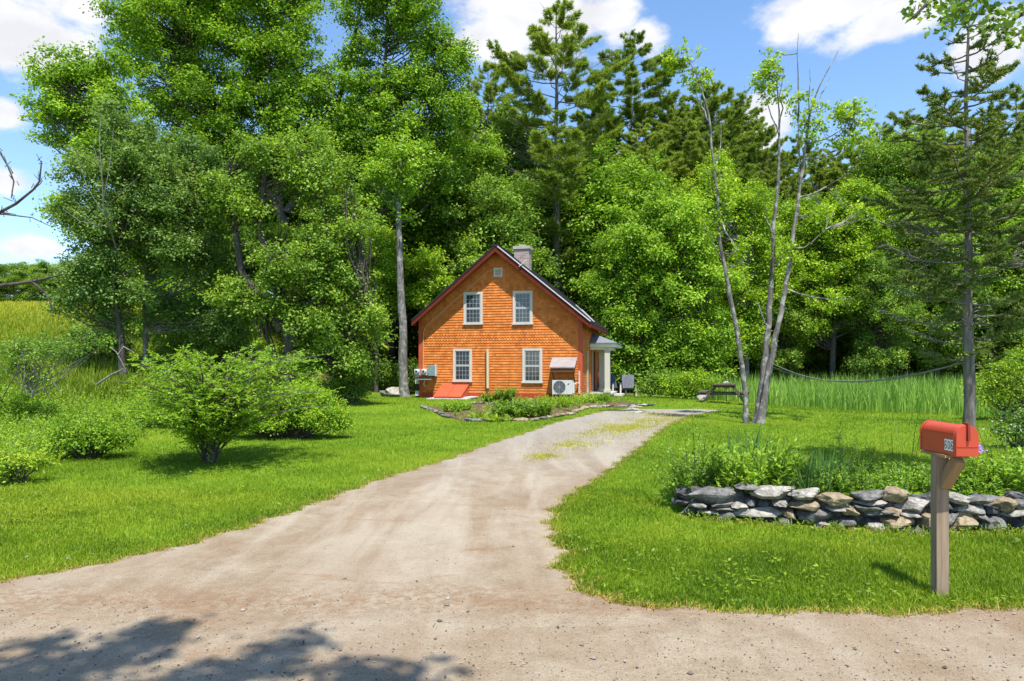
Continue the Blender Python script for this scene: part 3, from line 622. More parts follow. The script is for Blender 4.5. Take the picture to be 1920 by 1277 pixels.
HW, HL = 3.595, 5.7                 # half width, length
RZ, SL = 6.83, .82                  # top of roof ridge, slope
def roof_z(X): return RZ - SL * abs(X)
XL_, XR_ = -3.78, 4.03              # roof edges across
cot = thing('cottage', (HC[0], HC[1], 0), 'small orange shingled cottage with a steep gable, white windows and brick chimney', 'house', rz=-HT)
def clip_row(z0, z1, wid):
    return wid(z0), wid(z1)
def siding(mb, org, ex, nv, wid0, wid1, z0, z1, step=.113, scal=None):
    """shingle courses on the wall plane org + ex*s, outward nv; wid0/wid1(z) give the ends"""
    org = np.array(org, float); ex = np.array(ex, float); nv = np.array(nv, float); up = np.array([0, 0, 1.])
    z = z0
    while z < z1 - .005:
        zt = min(z + step, z1); sc = scal and scal[0] <= z + .01 and zt <= scal[1] + .05
        a0, a1, b0, b1 = wid0(z), wid0(zt), wid1(z), wid1(zt)
        if b1 - a1 > .03 or b0 - a0 > .05:
            s = min(a0, a1) + .0; e = max(b0, b1); cur = s - rng.random() * .1; off = rng.random() * .12
            while cur < e:
                w = .13 if sc else .09 + .12 * rng.random(); nx = cur + w - .0025
                l0, r0, l1, r1 = max(cur, a0), min(nx, b0), max(cur, a1), min(nx, b1)
                if r0 > l0 + .004:
                    if r1 < l1: l1 = r1 = min(max((l0 + r0) / 2, a1), b1)
                    t = np.clip(.5 + rng.normal() * .2, 0, 1); db = rng.normal() * .003; q = lambda x, zz, d: org + ex * x + up * zz + nv * d
                    if sc and abs(r0 - l0 - (w - .0025)) < .002:
                        m_ = (l0 + r0) / 2; hw = (r0 - l0) / 2; arc = [(m_ + hw * math.cos(th), z + .05 + .07 * math.sin(th)) for th in np.linspace(math.pi, 2 * math.pi, 7)]
                        mb.poly([q(x, zz, .030) for x, zz in arc] + [q(r1, zt, .008), q(l1, zt, .008)], t)
                        for (xa, za), (xb, zb) in zip(arc[:-1], arc[1:]): mb.poly([q(xa, za, .006), q(xb, zb, .006), q(xb, zb, .030), q(xa, za, .030)], t)
                    else:
                        mb.poly([q(l0, z + db, .027), q(r0, z + db, .027), q(r1, zt, .007), q(l1, zt, .007)], t)
                        mb.poly([q(l0, z + db, .0), q(r0, z + db, .0), q(r0, z + db, .027), q(l0, z + db, .027)], t)
                cur += w
        z = zt
def build_cottage():
    B0 = GZ - .3
    mb = MB()                                             # the body behind the shingles
    zw = roof_z(HW) - .12
    pr = [(-HW, B0), (HW, B0), (HW, zw), (0, RZ - .14), (-HW, zw)]
    n = 5; v = [(x, y, z) for y in (0, HL) for x, z in pr]
    mb.add(v, [(0, 1, 2, 3, 4)], .3); mb.add(v, [(9, 8, 7, 6, 5)], .3); mb.add(v, [(i, i + 5, (i + 1) % 5 + 5, (i + 1) % 5) for i in range(5)], .3)
    hw = HW - .10
    lim = lambda z: min(hw, (RZ - .20 - z) / SL)
    zs = GZ + .25
    siding(mb, (0, 0, 0), (1, 0, 0), (0, -1, 0), lambda z: -lim(z), lambda z: lim(z), zs, RZ - .3, scal=(2.60, 3.14))
    siding(mb, (HW, 0, 0), (0, 1, 0), (1, 0, 0), lambda z: .11, lambda z: HL - .1, zs, zw - .02)
    siding(mb, (-HW, HL, 0), (0, -1, 0), (-1, 0, 0), lambda z: .1, lambda z: HL - .11, zs, zw - .02)
    siding(mb, (0, HL, 0), (-1, 0, 0), (0, 1, 0), lambda z: -lim(z), lambda z: lim(z), zs, RZ - .3, step=.14)
    mb.build('wall', M_ORANGE, cot)
    for sx in (-1, 1):                                    # corner boards and skirt
        x0, x1 = sorted((sx * (HW + .035), sx * (HW - .135))); w0, w1 = sorted((sx * (HW + .002), sx * (HW + .035))); zt = roof_z(HW) - .16
        mb = MB(); mb.box(x0, x1, -.038, -.002, GZ + .02, zt); mb.box(w0, w1, -.0022, .13, GZ + .02, zt); mb.build('corner_board', M_TRIMRED, cot)
        mb = MB(); mb.box(w0, w1, HL - .13, HL + .02, GZ, zt); mb.build('corner_board', M_TRIMRED, cot)
    mb = MB(); mb.box(-HW + .14, HW - .14, -.033, -.001, GZ + .03, zs); mb.build('skirt_board', plain('barn_red', (.36, .045, .022), .7, .2), cot)
    mb = MB(); mb.box(-HW + .02, HW - .02, -.02, -.0015, B0, GZ + .028); mb.box(HW + .0015, HW + .02, 0, HL, B0, GZ + .24); mb.box(-HW - .02, -HW - .0015, 0, HL, B0, GZ + .24); mb.build('foundation', M_CONC, cot)
    # roof: two thick planes, ribbed
    OV = .49; th = .085
    mb = MB()
    for x1 in (XL_, XR_):
        z1 = roof_z(x1); c = 1 if x1 > 0 else -1
        v = [(0, -OV - .02, RZ), (x1, -OV - .02, z1), (x1, HL + .4, z1), (0, HL + .4, RZ)]; w = [(x, y, z - th) for x, y, z in v]
        f = [(0, 1, 2, 3), (7, 6, 5, 4), (0, 4, 5, 1), (1, 5, 6, 2), (2, 6, 7, 3)]
        mb.add(v + w, f if c < 0 else [q[::-1] for q in f])
        for y in np.arange(-OV + .2, HL + .3, .45):
            a = Vector((c * .12, y, RZ - .1 * 1 + .018)); b = Vector((x1 - c * .02, y, roof_z(x1 - c * .02) + .012)); a.z = roof_z(.12) + .012; mb.bar(a, b, .035, .03)
    mb.box(-.12, .12, -OV - .03, HL + .41, RZ - .06, RZ + .018)
    rf = mb.build('roof', M_ROOF, cot)
    mb = MB()                                             # rake boards, soffit, eave fascia
    for x1 in (XL_, XR_):
        c = 1 if x1 > 0 else -1
        def q(x, d, y): return (x, y, roof_z(x) - th - .002 - d)
        for y0, y1 in ((-OV, -OV + .04), (HL + .34, HL + .38)):
            v = [q(0, 0, y0), q(x1, 0, y0), q(x1, .20, y0), q(0, .21, y0), q(0, 0, y1), q(x1, 0, y1), q(x1, .20, y1), q(0, .21, y1)]
            mb.add(v, [(0, 1, 2, 3), (7, 6, 5, 4), (0, 4, 5, 1), (3, 2, 6, 7), (1, 5, 6, 2)])
        v = [q(0, .045, -OV + .042), q(x1, .045, -OV + .042), q(x1, .045, -.001), q(0, .045, -.001)]; mb.poly(v)
        xe = x1; xi = c * HW
        mb.poly([q(xi, .045, 0), q(xe, .045, 0), q(xe, .045, HL), q(xi, .045, HL)])
        mb.box(min(xe - c * .03, xe), max(xe - c * .03, xe), -OV + .045, HL + .33, roof_z(xe) - th - .16, roof_z(xe) - th - .004)
    mb.build('rake_board', M_RAKE, cot)
    mb = MB()                                             # light drip edge lying along the right-hand rake
    mb.bar((.1, -OV - .035, roof_z(.1) + .0), (XR_, -OV - .035, roof_z(XR_) + .0), .02, .045); mb.bar((1.05, -OV - .06, roof_z(1.0) - .16), (1.38, -OV - .06, roof_z(1.0) + .12), .05, .03)
    for k_ in (0, 1): mb.bar((3.3 + .25 * k_, .3, roof_z(3.3 + .25 * k_) + .16), (XR_ + .02, .3 + .3 * k_, roof_z(XR_) + .05), .03, .03)
    mb.build('drip_edge', plain('zinc', (.55, .53, .52), .4, .1, 5, 0, .5), cot)
    # chimney
    ch = MB(); cx, cy = .56, 2.25; zt = 7.22; ch.box(cx - .34, cx + .34, cy - .30, cy + .30, roof_z(cx) - .7, zt - .19)
    cho = ch.build('chimney', brick_mat(), rf)
    cp = MB(); cp.box(cx - .39, cx + .39, cy - .35, cy + .35, zt - .19, zt - .05); cp.box(cx - .12, cx + .12, cy - .12, cy + .12, zt - .05, zt + .03); 
    cp.build('chimney_cap', plain('chimney_cap', (.36, .34, .30), .9, .2, 9, .3), cot)
    # windows
    def window(xc, zc, w, h, wall='front'):
        fr, ps, gl, sl = MB(), MB(), MB(), MB(); t = .095; y0, y1 = -.052, -.004
        fr.box(xc - w / 2, xc - w / 2 + t, y0, y1, zc - h / 2, zc + h / 2); fr.box(xc + w / 2 - t, xc + w / 2, y0, y1, zc - h / 2, zc + h / 2)
        fr.box(xc - w / 2 + t, xc + w / 2 - t, y0 - .003, y1, zc + h / 2 - t, zc + h / 2)
        sl.box(xc - w / 2 - .03, xc + w / 2 + .03, y0 - .045, y1, zc - h / 2 - .01, zc - h / 2 + .055)
        wi, z0, z1 = w / 2 - t, zc - h / 2 + .055, zc + h / 2 - t; zm = (z0 + z1) / 2
        gl.poly([(xc - wi, -.030, z0), (xc + wi, -.030, z0), (xc + wi, -.030, z1), (xc - wi, -.030, z1)])
        for a, b, yy in ((z0, zm, -.040), (zm, z1, -.036)):
            for x in (xc - wi + .02, xc + wi - .02): ps.box(x - .02, x + .02, yy, -.029, a, b)
            for z, hh in ((a + .025, .025), (b - .018, .018)): ps.box(xc - wi + .04, xc + wi - .04, yy - .001, -.029, z - hh, z + hh)
            for k_ in range(1, 4): x = xc - wi + .04 + (2 * wi - .08) * k_ / 4; ps.box(x - .006, x + .006, yy + .003, -.029, a + .05, b - .036)
            for k_ in range(1, 3): z = a + .05 + (b - a - .086) * k_ / 3; ps.box(xc - wi + .04, xc + wi - .04, yy + .002, -.029, z - .006, z + .006)
        f = fr.build('window', M_WHITE, cot); gl.build('pane', M_GLASS, f); ps.build('sash', plain('sash_paint', (.36, .37, .38), .5, .05), f); sl.build('sill', M_WHITE, f)
        return f
    window(-1.12, 4.20, .86, 1.40); window(1.08, 4.18, .86, 1.42); window(-1.60, 1.74, .86, 1.43); window(1.50, 1.72, .86, 1.46)
    mb = MB(); x, z = 0.0, 5.72; mb.box(x - .19, x + .19, -.05, -.003, z - .19, z - .14); mb.box(x - .19, x + .19, -.05, -.003, z + .14, z + .19); mb.box(x - .19, x - .14, -.05, -.003, z - .14, z + .14); mb.box(x + .14, x + .19, -.05, -.003, z - .14, z + .14)
    for zz in np.arange(z - .13, z + .13, .045): mb.add([(x - .14, -.035, zz), (x + .14, -.035, zz), (x + .14, -.008, zz + .04), (x - .14, -.008, zz + .04)], [(0, 1, 2, 3)])
    mb.build('gable_vent', plain('vent_paint', (.55, .55, .48), .6), cot)
    # service cable following the left-hand rake down to the meter
    mb = MB(); P = [(-.33, -.045, 5.78)]; 
    for f_ in np.linspace(0, 1, 12): x = -.45 - 2.82 * f_; P.append((x, -.045, 5.82 - .80 * (x + .40) * -1 * 1.02))
    P += [(-3.40, -.045, 3.2), (-3.41, -.045, 2.6), (-3.41, -.045, 1.55)]; mb.tube(P, .022, 7); mb.tube([(-.33, -.045, 5.78), (-.15, -.05, 5.95), (.02, -.05, 6.02)], .012, 6)
    mb.build('service_cable', plain('painted_cable', (.50, .30, .14), .6, .08), cot)
    # pale vent pipe between the lower windows, with its dark strap beside it
    mb = MB(); mb.box(-.49, -.40, -.12, -.03, .75, 2.44, mat=0); mb.box(-.56, -.495, -.085, -.03, .78, 2.3, mat=1); mb.build('vent_pipe', [M_TAN, M_BROWNW], cot)
    # electric meters
    mb = MB()
    mb.box(-3.12, -2.84, -.20, -.03, 1.28, 1.72, mat=1); mb.box(-2.83, -2.76, -.16, -.03, 1.26, 1.78, mat=0)
    for x, y in ((-3.66, -.16), (-3.32, -.18)):
        th_ = np.arange(14) * 2 * math.pi / 14
        mb.box(x - .13, x + .13, y + .02, -.03, 1.30, 1.58, mat=0)
        mb.tube([(x, y + .02, 1.46), (x, y - .05, 1.46), (x, y - .10, 1.46)], [.11, .105, .08], 12, mat=0)
        mb.tube([(x, y - .101, 1.46), (x, y - .106, 1.46)], [.055, .05], 12, mat=2)
    mb.box(-3.66, -2.80, -.42, -.03, 1.19, 1.225, mat=2)
    mb.box(-3.56, -2.9, -.40, -.36, 1.10, 1.185, mat=3)
    mb.build('electric_meter', [M_METAL, M_TEAL, M_BLACK, M_GREYWOOD], cot)
    mb = MB(); mb.box(-3.75, -3.60, -.15, -.04, .92, 1.28, mat=0); mb.box(-3.74, -3.61, -.14, -.045, .62, .918, mat=1); mb.box(-3.75, -3.60, -.15, -.04, .40, .618, mat=0); mb.box(-3.74, -3.61, -.14, -.045, .28, .398, mat=1)
    mb.build('meter_riser', [M_METAL, M_BLACK], cot)
    mb = MB(); mb.tube([(-3.35, -.06, 1.1), (-3.35, -.1, .9), (-3.30, -.12, .82)], .03, 8); mb.build('conduit', M_METAL, cot)
    # cellar bulkhead
    mb = MB(); x0, x1 = -2.50, -1.32; yb, zt, zb = -1.15, .88, GZ + .06
    A = [(x0, -.04, zt), (x1, -.04, zt), (x1 - .0, yb, zb + .06), (x0, yb, zb + .06)]; Bt = [(x0, -.04, zb), (x1, -.04, zb), (x1, yb, zb), (x0, yb, zb)]
    mb.add(A + Bt, [(0, 3, 2, 1), (3, 7, 6, 2), (0, 4, 7, 3), (1, 2, 6, 5)])
    bk = mb.build('cellar_door', plain('bulkhead_paint', (.44, .08, .036), .45, .06, 3), cot)
    mb = MB(); sl = (zt - zb - .06) / (-.04 - yb)
    for xa, xb in ((x0 - .02, (x0 + x1) / 2 - .008), ((x0 + x1) / 2 + .008, x1 + .02)):
        mb.add([(xa, -.05, zt + .028), (xb, -.05, zt + .028), (xb, yb - .03, zb + .07), (xa, yb - .03, zb + .07), (xa, -.05, zt + .002), (xb, -.05, zt + .002), (xb, yb - .03, zb + .045), (xa, yb - .03, zb + .045)], [(0, 3, 2, 1), (3, 7, 6, 2), (0, 4, 7, 3), (1, 2, 6, 5), (4, 5, 6, 7)])
    mb.build('door_leaf', bpy.data.materials['bulkhead_paint'], bk)
    mb = MB(); mb.box(x0 - .25, x1 + .35, yb - .22, -.03, GZ - .25, GZ + .055); mb.box(x1 + .05, x1 + .45, -.9, -.04, GZ + .056, GZ + .10); mb.build('bulkhead_kerb', M_CONC, cot)
    # lean-to over the heat pump
    mb = MB(); x0, x1 = 2.36, 3.41
    v = [(x0, -.045, 2.06), (x1, -.045, 2.06), (x1, -.70, 1.66), (x0, -.70, 1.66)]; w = [(x, y, z - .045) for x, y, z in v]
    mb.add(v + w, [(0, 3, 2, 1), (4, 5, 6, 7), (3, 7, 6, 2), (0, 4, 7, 3), (1, 2, 6, 5)], mat=0)
    mb.box(x0 + .06, x1 - .06, -.66, -.60, 1.46, 1.60, mat=1)
    for x in (x0 + .10, x1 - .10): mb.bar((x, -.62, 1.56), (x, -.05, 1.05), .05, .06, mat=1)
    mb.build('awning', [M_GREYWOOD, M_BROWNW], cot)
    # heat pump
    mb = MB(); x0, x1, y0, y1, z0, z1 = 2.46, 3.29, -.60, -.27, GZ + .24, GZ + .82
    mb.box(x0, x1, y0, y1, z0, z1, mat=0); mb.box(x1 + .002, x1 + .07, y0 + .08, y1 - .05, z0 + .05, z1 - .1, mat=0)
    for x in (x0 + .12, x1 - .16): mb.box(x, x + .07, y0 + .03, y1 - .03, GZ - .1, z0, mat=2)
    cx, cz = x0 + .30, (z0 + z1) / 2 + .01; th_ = np.linspace(0, 2 * math.pi, 25)[:-1]
    mb.poly([(cx + .25 * math.cos(a), y0 - .004, cz + .25 * math.sin(a)) for a in th_], mat=1)
    for r in (.08, .14, .2, .25): mb.tube([(cx + r * math.cos(a), y0 - .012, cz + r * math.sin(a)) for a in np.linspace(0, 2 * math.pi, 25)], .005, 4, mat=1, cap=False)
    for a in th_[::3]: mb.bar((cx, y0 - .012, cz), (cx + .25 * math.cos(a), y0 - .012, cz + .25 * math.sin(a)), .006, .006, (0, 1, 0), mat=0)
    mb.poly([(x1 - .21, y0 - .004, z1 - .20), (x1 - .14, y0 - .004, z1 - .20), (x1 - .11, y0 - .004, z1 - .11), (x1 - .16, y0 - .004, z1 - .13)], mat=1)
    mb.build('heat_pump', [M_UNIT, M_GRILLE, M_BLACK], cot)
    # pipe cover down the corner
    mb = MB(); mb.box(3.47, 3.54, -.10, -.04, .55, 1.5); mb.tube([(3.30, -.4, .9), (3.40, -.25, 1.0), (3.49, -.10, .98)], .022, 6); mb.build('line_set', plain('line_cover', (.60, .42, .33), .6), cot)
    # porch on the right-hand side
    pa, pb, po = 2.3, 4.9, 1.20; fz = GZ + .22; ft = 2.56
    mb = MB(); mb.box(HW + .03, HW + po - .15, pa + .15, pb - .15, fz - .08, fz); mb.box(HW + po - .145, HW + po + .25, pa + .5, pb - .6, fz - .18, fz - .09); mb.build('porch_floor', plain('porch_boards', (.45, .43, .38), .7), cot)
    for y in (pa + .22, pb - .22):
        mb = MB(); x = HW + (.80 if y < 3 else .30); mb.box(x - .115, x + .115, y - .115, y + .115, fz + .14, ft - .06); mb.box(x - .15, x + .15, y - .15, y + .15, fz, fz + .139); mb.box(x - .14, x + .14, y - .14, y + .14, ft - .20, ft - .12); mb.build('porch_post', M_WHITE, cot)
    mb = MB(); x0, x1 = HW + .035, HW + po
    mb.box(x0, x1, pa, pa + .03, ft, ft + .15); mb.box(x0, x1, pb - .03, pb, ft, ft + .15); mb.box(x1 - .03, x1, pa + .031, pb - .031, ft, ft + .15)
    mb.box(x0, x1 - .031, pa + .031, pb - .031, ft + .02, ft + .045); mb.box(x0, HW + .94, pa + .12, pa + .30, ft - .12, ft + .019); mb.box(HW + .70, HW + .94, pa + .31, pb - .31, ft - .12, ft + .019); mb.box(x0, HW + .94, pb - .30, pb - .12, ft - .12, ft + .019)
    mb.build('porch_beam', plain('porch_cream', (.74, .71, .60), .6, .05), cot)
    mb = MB(); e = .06; zt_ = ft + .15 + .52; yr0, yr1 = pa + 1.0, pb - 1.0
    b_ = ft + .152; v = [(x0 - .01, pa - e, b_), (x1 + e, pa - e, b_), (x1 + e, pb + e, b_), (x0 - .01, pb + e, b_), (x0 - .01, yr0, zt_), (x0 - .01, yr1, zt_)]; v += [(x, y, z + .035) for x, y, z in v[:4]]
    v[4] = (x0 - .01, yr0, zt_); mb.add(v, [(6, 7, 4)]); mb.add(v, [(7, 8, 5, 4), (0, 1, 7, 6), (1, 2, 8, 7), (2, 3, 9, 8), (3, 2, 1, 0)]); mb.add(v, [(8, 9, 5)])
    mb.build('porch_roof', M_SHINGLE, cot)
    # door and side window trim in the right-hand wall
    mb = MB(); 
    for y in (1.35, 1.62): mb.box(HW + .03, HW + .06, y, y + .09, fz, 2.35)
    mb.box(HW + .03, HW + .055, 1.441, 1.619, fz + .3, 2.3, mat=1); mb.build('side_light', [M_WHITE, M_GLASS], cot)
    mb = MB(); mb.box(HW + .03, HW + .06, 3.3, 4.25, fz, 2.35, mat=0); mb.box(HW + .03, HW + .065, 3.2, 3.299, fz, 2.44, mat=1); mb.box(HW + .03, HW + .065, 4.251, 4.35, fz, 2.44, mat=1); mb.build('front_door', [M_RAKE, M_WHITE], cot)
build_cottage()

# ------------------------------------------------------------------ mailbox on its post
def mailbox():
    M_POST = wood_mat('post_wood', (.19, .135, .085), (.36, .275, .195), (26, 26, 1.6))
    M_BRACE = wood_mat('brace_wood', (.24, .135, .06), (.42, .28, .15), (26, 3, 3))
    M_RED = plain('mailbox_red', (.46, .058, .028), .32, .05, 5, 0, .5)
    x0, y0 = 3.045, 4.86; rz = R(-5); z0 = gf(x0, y0)
    t = thing('mailbox', (x0, y0, z0), 'red dome-topped roadside mailbox numbered 606 on a square wooden post', 'mailbox', rz=rz)
    zb = 1.018; w, hh = .150, .212; yf, yb = -.195, .215
    mb = MB(); mb.box(-.041, .041, -.041, .041, -.05, zb - .023); 
    mb.build('post', M_POST, t)
    mb = MB(); mb.box(-.04, .11, yf + .05, yb - .04, zb - .022, zb - .003); mb.bar((.015, -.03, .79), (.04, -.165, .99), .068, .070, (0, 1, .5)); mb.build('brace', M_BRACE, t)
    r = w / 2; prof = [(-r, 0), (-r, hh - r)] + [(-r * math.cos(a), hh - r + r * math.sin(a)) for a in np.linspace(0, math.pi, 15)[1:-1]] + [(r, hh - r), (r, 0)]
    n = len(prof); mb = MB()
    def ring(y, s=1.0, dz=0): return [(x * s, y, zb + (z - hh / 2) * s + hh / 2 + dz) for x, z in prof]
    V = ring(yf) + ring(yb); mb.add(V, [(i, i + 1, i + 1 + n, i + n) for i in range(n - 1)] + [(n - 1, 0, n, 2 * n - 1)])
    mb.add(V[n:], [list(range(n))]); mb.add(V[:n], [list(range(n))[::-1]])
    for yy in (yf + .012, yb - .012):                     # rolled beads
        mb.tube([(x * 1.012, yy, zb + .0 + z * 1.006) for x, z in prof], .0045, 6)
    V = ring(yb + .004, 1.02) + ring(yb - .02, 1.025); mb.add(V, [(i + n, i + 1 + n, i + 1, i) for i in range(n - 1)]); mb.add(V[:n], [list(range(n))])
    body = mb.build('box_body', M_RED, t); body.location = (.055, -.01, 0); body.rotation_euler = (0, 0, R(4))
    mb = MB(); V = ring(yf - .012, 1.0) + ring(yf - .001, 1.03) + ring(yf + .022, 1.035)
    mb.add(V, [(i + n, i + 1 + n, i + 1, i) for i in range(n - 1)] + [(i + 2 * n, i + 1 + 2 * n, i + 1 + n, i + n) for i in range(n - 1)]); mb.add(V[:n], [list(range(n))[::-1]])
    mb.box(-r * .93, r * .93, yf - .0155, yf - .0125, zb + .062, zb + .066)
    d = mb.build('box_door', M_RED, t); d.location = body.location; d.rotation_euler = body.rotation_euler
    mb = MB(); mb.bar((.002, yf - .022, zb + .105), (.002, yf - .017, zb + hh + .012), .016, .014, (0, 1, 0)); mb.bar((.002, yf - .018, zb + hh + .010), (.002, yf + .03, zb + hh + .012), .02, .008); mb.build('latch', plain('latch_red', (.22, .03, .018), .5), d)
    # flag, folded down on the far side
    mb = MB(); mb.box(r + .003, r + .007, -.10, .10, zb + .10, zb + .12); mb.box(r + .003, r + .007, .05, .10, zb + .12, zb + .17); fl = mb.build('flag', M_RED, t); fl.location = body.location; fl.rotation_euler = body.rotation_euler
    # house number on the left side: three white tiles reading 606
    M_TILE = plain('number_tile', (.82, .82, .78), .5, .02); M_DIG = plain('number_ink', (.012, .014, .018), .5, .02)
    yy = yf + .102
    for i, ch in enumerate('606'):
        yc = yy - i * .034; zc = zb + .068; x = -r - .0012
        mb = MB(); a, b = .0158, .039; pts = []
        for cx, cz, a0 in ((-1, -1, math.pi), (1, -1, 1.5 * math.pi), (1, 1, 0), (-1, 1, .5 * math.pi)):
            for q in np.linspace(0, math.pi / 2, 4): pts.append((x, yc - (cx * (a - .005) + .005 * math.cos(a0 + q)), zc + cz * (b - .005) + .005 * math.sin(a0 + q)))
        mb.poly(pts, mat=0)
        def stroke(P, wd=.0056):
            P = np.array(P, float); 
            for p, q in zip(P[:-1], P[1:]):
                dd = nrm(q - p); nn = np.array([-dd[1], dd[0]]) * wd / 2; p2, q2 = p - dd * wd * .25, q + dd * wd * .25
                mb.poly([(x - .0008, yc - c[0], zc + c[1]) for c in (p2 - nn, q2 - nn, q2 + nn, p2 + nn)], mat=1)
        el = lambda cx, cz, ra, rb, a0, a1, k=12: [(cx + ra * math.cos(q), cz + rb * math.sin(q)) for q in np.linspace(a0, a1, k)]
        if ch == '0': stroke(el(0, 0, .0088, .027, 0, 2 * math.pi, 20))
        else:
            stroke([(.0085, .017)] + el(0, .016, .0088, .011, .1, math.pi, 8) + [(-.0088, -.014)]); stroke(el(0, -.0125, .0088, .0145, 0, 2 * math.pi, 16))
        mb.build('number_plate', [M_TILE, M_DIG], body)
mailbox()

# ------------------------------------------------------------------ dry stone wall
def stone_wall():
    t = thing('stone_wall', (1.95, 7.4, gf(1.95, 7.2)), 'low curved dry stone wall of grey and tan field stones in front of the flower bed', 'stone wall')
    base = np.array(t.location)
    L_ = [(1286, 909, 1398, 946, 'G'), (1398, 907, 1482, 936, 'P'), (1372, 907, 1420, 917, 'G'), (1476, 915, 1540, 937, 'P'), (1536, 922, 1599, 946, 'T'), (1478, 934, 1541, 956, 'T'), (1374, 948, 1470, 972, 'P'),
          (1330, 938, 1374, 950, 'G'), (1291, 940, 1326, 954, 'P'), (1398, 934, 1414, 950, 'G'), (1412, 934, 1446, 951, 'D'), (1444, 935, 1480, 948, 'P'), (1370, 940, 1400, 956, 'P'), (1332, 946, 1374, 958, 'G'),
          (1306, 952, 1342, 964, 'P'), (1342, 953, 1378, 971, 'G'), (1496, 951, 1562, 979, 'G'), (1469, 955, 1488, 975, 'T'), (1524, 976, 1556, 992, 'P'), (1452, 970, 1484, 985, 'G'), (1558, 967, 1604, 991, 'G'),
          (1542, 945, 1600, 957, 'P'), (1590, 920, 1661, 938, 'G'), (1656, 914, 1703, 941, 'T'), (1604, 935, 1665, 949, 'P'), (1600, 946, 1654, 960, 'G'), (1678, 931, 1738, 961, 'P'), (1656, 947, 1686, 960, 'T'),
          (1608, 951, 1684, 966, 'G'), (1578, 949, 1610, 968, 'T'), (1680, 954, 1720, 970, 'P'), (1658, 963, 1720, 991, 'T'), (1716, 962, 1756, 992, 'T'), (1609, 965, 1654, 988, 'D'), (1616, 979, 1672, 1003, 'P'), (1682, 984, 1750, 1004, 'G'),
          (1776, 959, 1829, 1001, 'T'), (1776, 925, 1816, 945, 'P'), (1812, 927, 1864, 945, 'G'), (1858, 932, 1902, 957, 'T'), (1890, 934, 1940, 957, 'G'), (1778, 940, 1840, 965, 'P'), (1833, 940, 1874, 958, 'D'),
          (1820, 956, 1846, 976, 'G'), (1842, 955, 1868, 975, 'D'), (1868, 952, 1940, 970, 'P'), (1829, 970, 1889, 1000, 'G'), (1884, 968, 1945, 998, 'D'), (1733, 930, 1780, 962, 'D'), (1664, 986, 1688, 1004, 'P'), (1746, 958, 1784, 990, 'G'),
          (1262, 915, 1290, 934, 'D'), (1258, 930, 1292, 952, 'D'), (1280, 946, 1306, 962, 'D'), (1300, 960, 1346, 974, 'D'), (1372, 966, 1470, 983, 'D'), (1940, 930, 1990, 965, 'G'), (1940, 965, 2000, 998, 'T'), (1990, 935, 2050, 1000, 'G'), (2050, 930, 2110, 1000, 'G')]
    MS = dict(G=ST_GREY, P=ST_PALE, T=ST_TAN, D=ST_DARK)
    for i, (u0, v0, u1, v1, k) in enumerate(L_):
        uc, vc = (u0 + u1) / 2, (v0 + v1) / 2; y = 7.0
        for _ in range(12): y = float(yw((uc - CU) / F * y)) 
        y -= .02 + .05 * ((v1 - 905) / 95); dp = .26 + .16 * rng.random()
        if k == 'D': y += .08
        s = y / F; c = at(uc, vc, y + dp * .42); sc = (y + dp * .42) / F
        mb = MB(); flat = (u1 - u0) > 2.4 * (v1 - v0)
        rock_mb(mb, (0, 0, 0), (u1 - u0) * s * 1.06, dp, (v1 - v0) * s * (1.0 if flat else 1.10), 100 + i, sq=.86 if flat else .72, rough=.04, tilt=(rng.normal() * .05, 0), rz=rng.normal() * .12, cuts=20, nsub=8)
        o = mb.build('stone', MS[k], t, False); weld(o); o.location = tuple(np.array(c) - base)
    # the packed rubble heart of the wall
    mb = MB()
    for i in range(220):
        x = 1.95 + (i + rng.random()) / 220 * 5.3; y = float(yw(x)) + .17 + .05 * rng.random(); s_ = .10 + .06 * rng.random()
        rock_mb(mb, (x - base[0], y - base[1], gf(x, y - .35) + .02 + .27 * rng.random() - base[2]), s_ * 1.4, .16, s_, 900 + i, nsub=4)
    mb.build('rubble_core', ST_DARK, t, False)
stone_wall()

# ------------------------------------------------------------------ plants rooted near the wall
def scatter(poly_fn, n, x0, x1, y0, y1):
    out = []
    while len(out) < n:
        x = x0 + (x1 - x0) * rng.random(); y = y0 + (y1 - y0) * rng.random()
        if poly_fn is None or poly_fn(x, y): out.append((x, y))
    a = np.array(out); return np.stack([a[:, 0], a[:, 1], g(a[:, 0], a[:, 1])], 1)
M_STEM = plain('green_stem', (.09, .15, .03), .7, .2)
M_TWIG = plain('brown_twig', (.11, .085, .06), .8, .2)
def plant(name, label, cat, x, y, n, spread, h, per, leaf, lm, aspect=.35, lean=.5, group=None, stem=M_STEM, start=.15, elev=.35, hv=.35, sw=.005, tint=None, blade=False, bw=.012, z=None, part=('leaves', 'stems')):
    zz = gf(x, y) if z is None else z; t = thing(name, (x, y, zz - .01), label, cat, group)
    r = spread * np.sqrt(rng.random(n)); a = rng.random(n) * 6.28; P = np.stack([r * np.cos(a), r * np.sin(a), 0 * r], 1)
    P[:, 2] = g(x + P[:, 0], y + P[:, 1]) - zz if z is None else 0
    hh = h * (1 - hv + 1.3 * hv * rng.random(n)) * (1 - .35 * (r / spread) ** 2); Lb = MB()
    if blade: blades(Lb, P, hh, bw, lean, 4, np.clip(.5 + rng.standard_normal(n) * .2, 0, 1), az=a + rng.normal(0, .7, n)); Lb.build(part[0], lm, t)
    else:
        Sm = MB(); sprigs(Lb, P, hh, per, leaf, aspect, lean, start, elev, tint, Sm, 0, 0, az=a + rng.normal(0, .6, n), sw=sw); Lb.build(part[0], lm, t); Sm.build(part[1], stem, t)
    return t
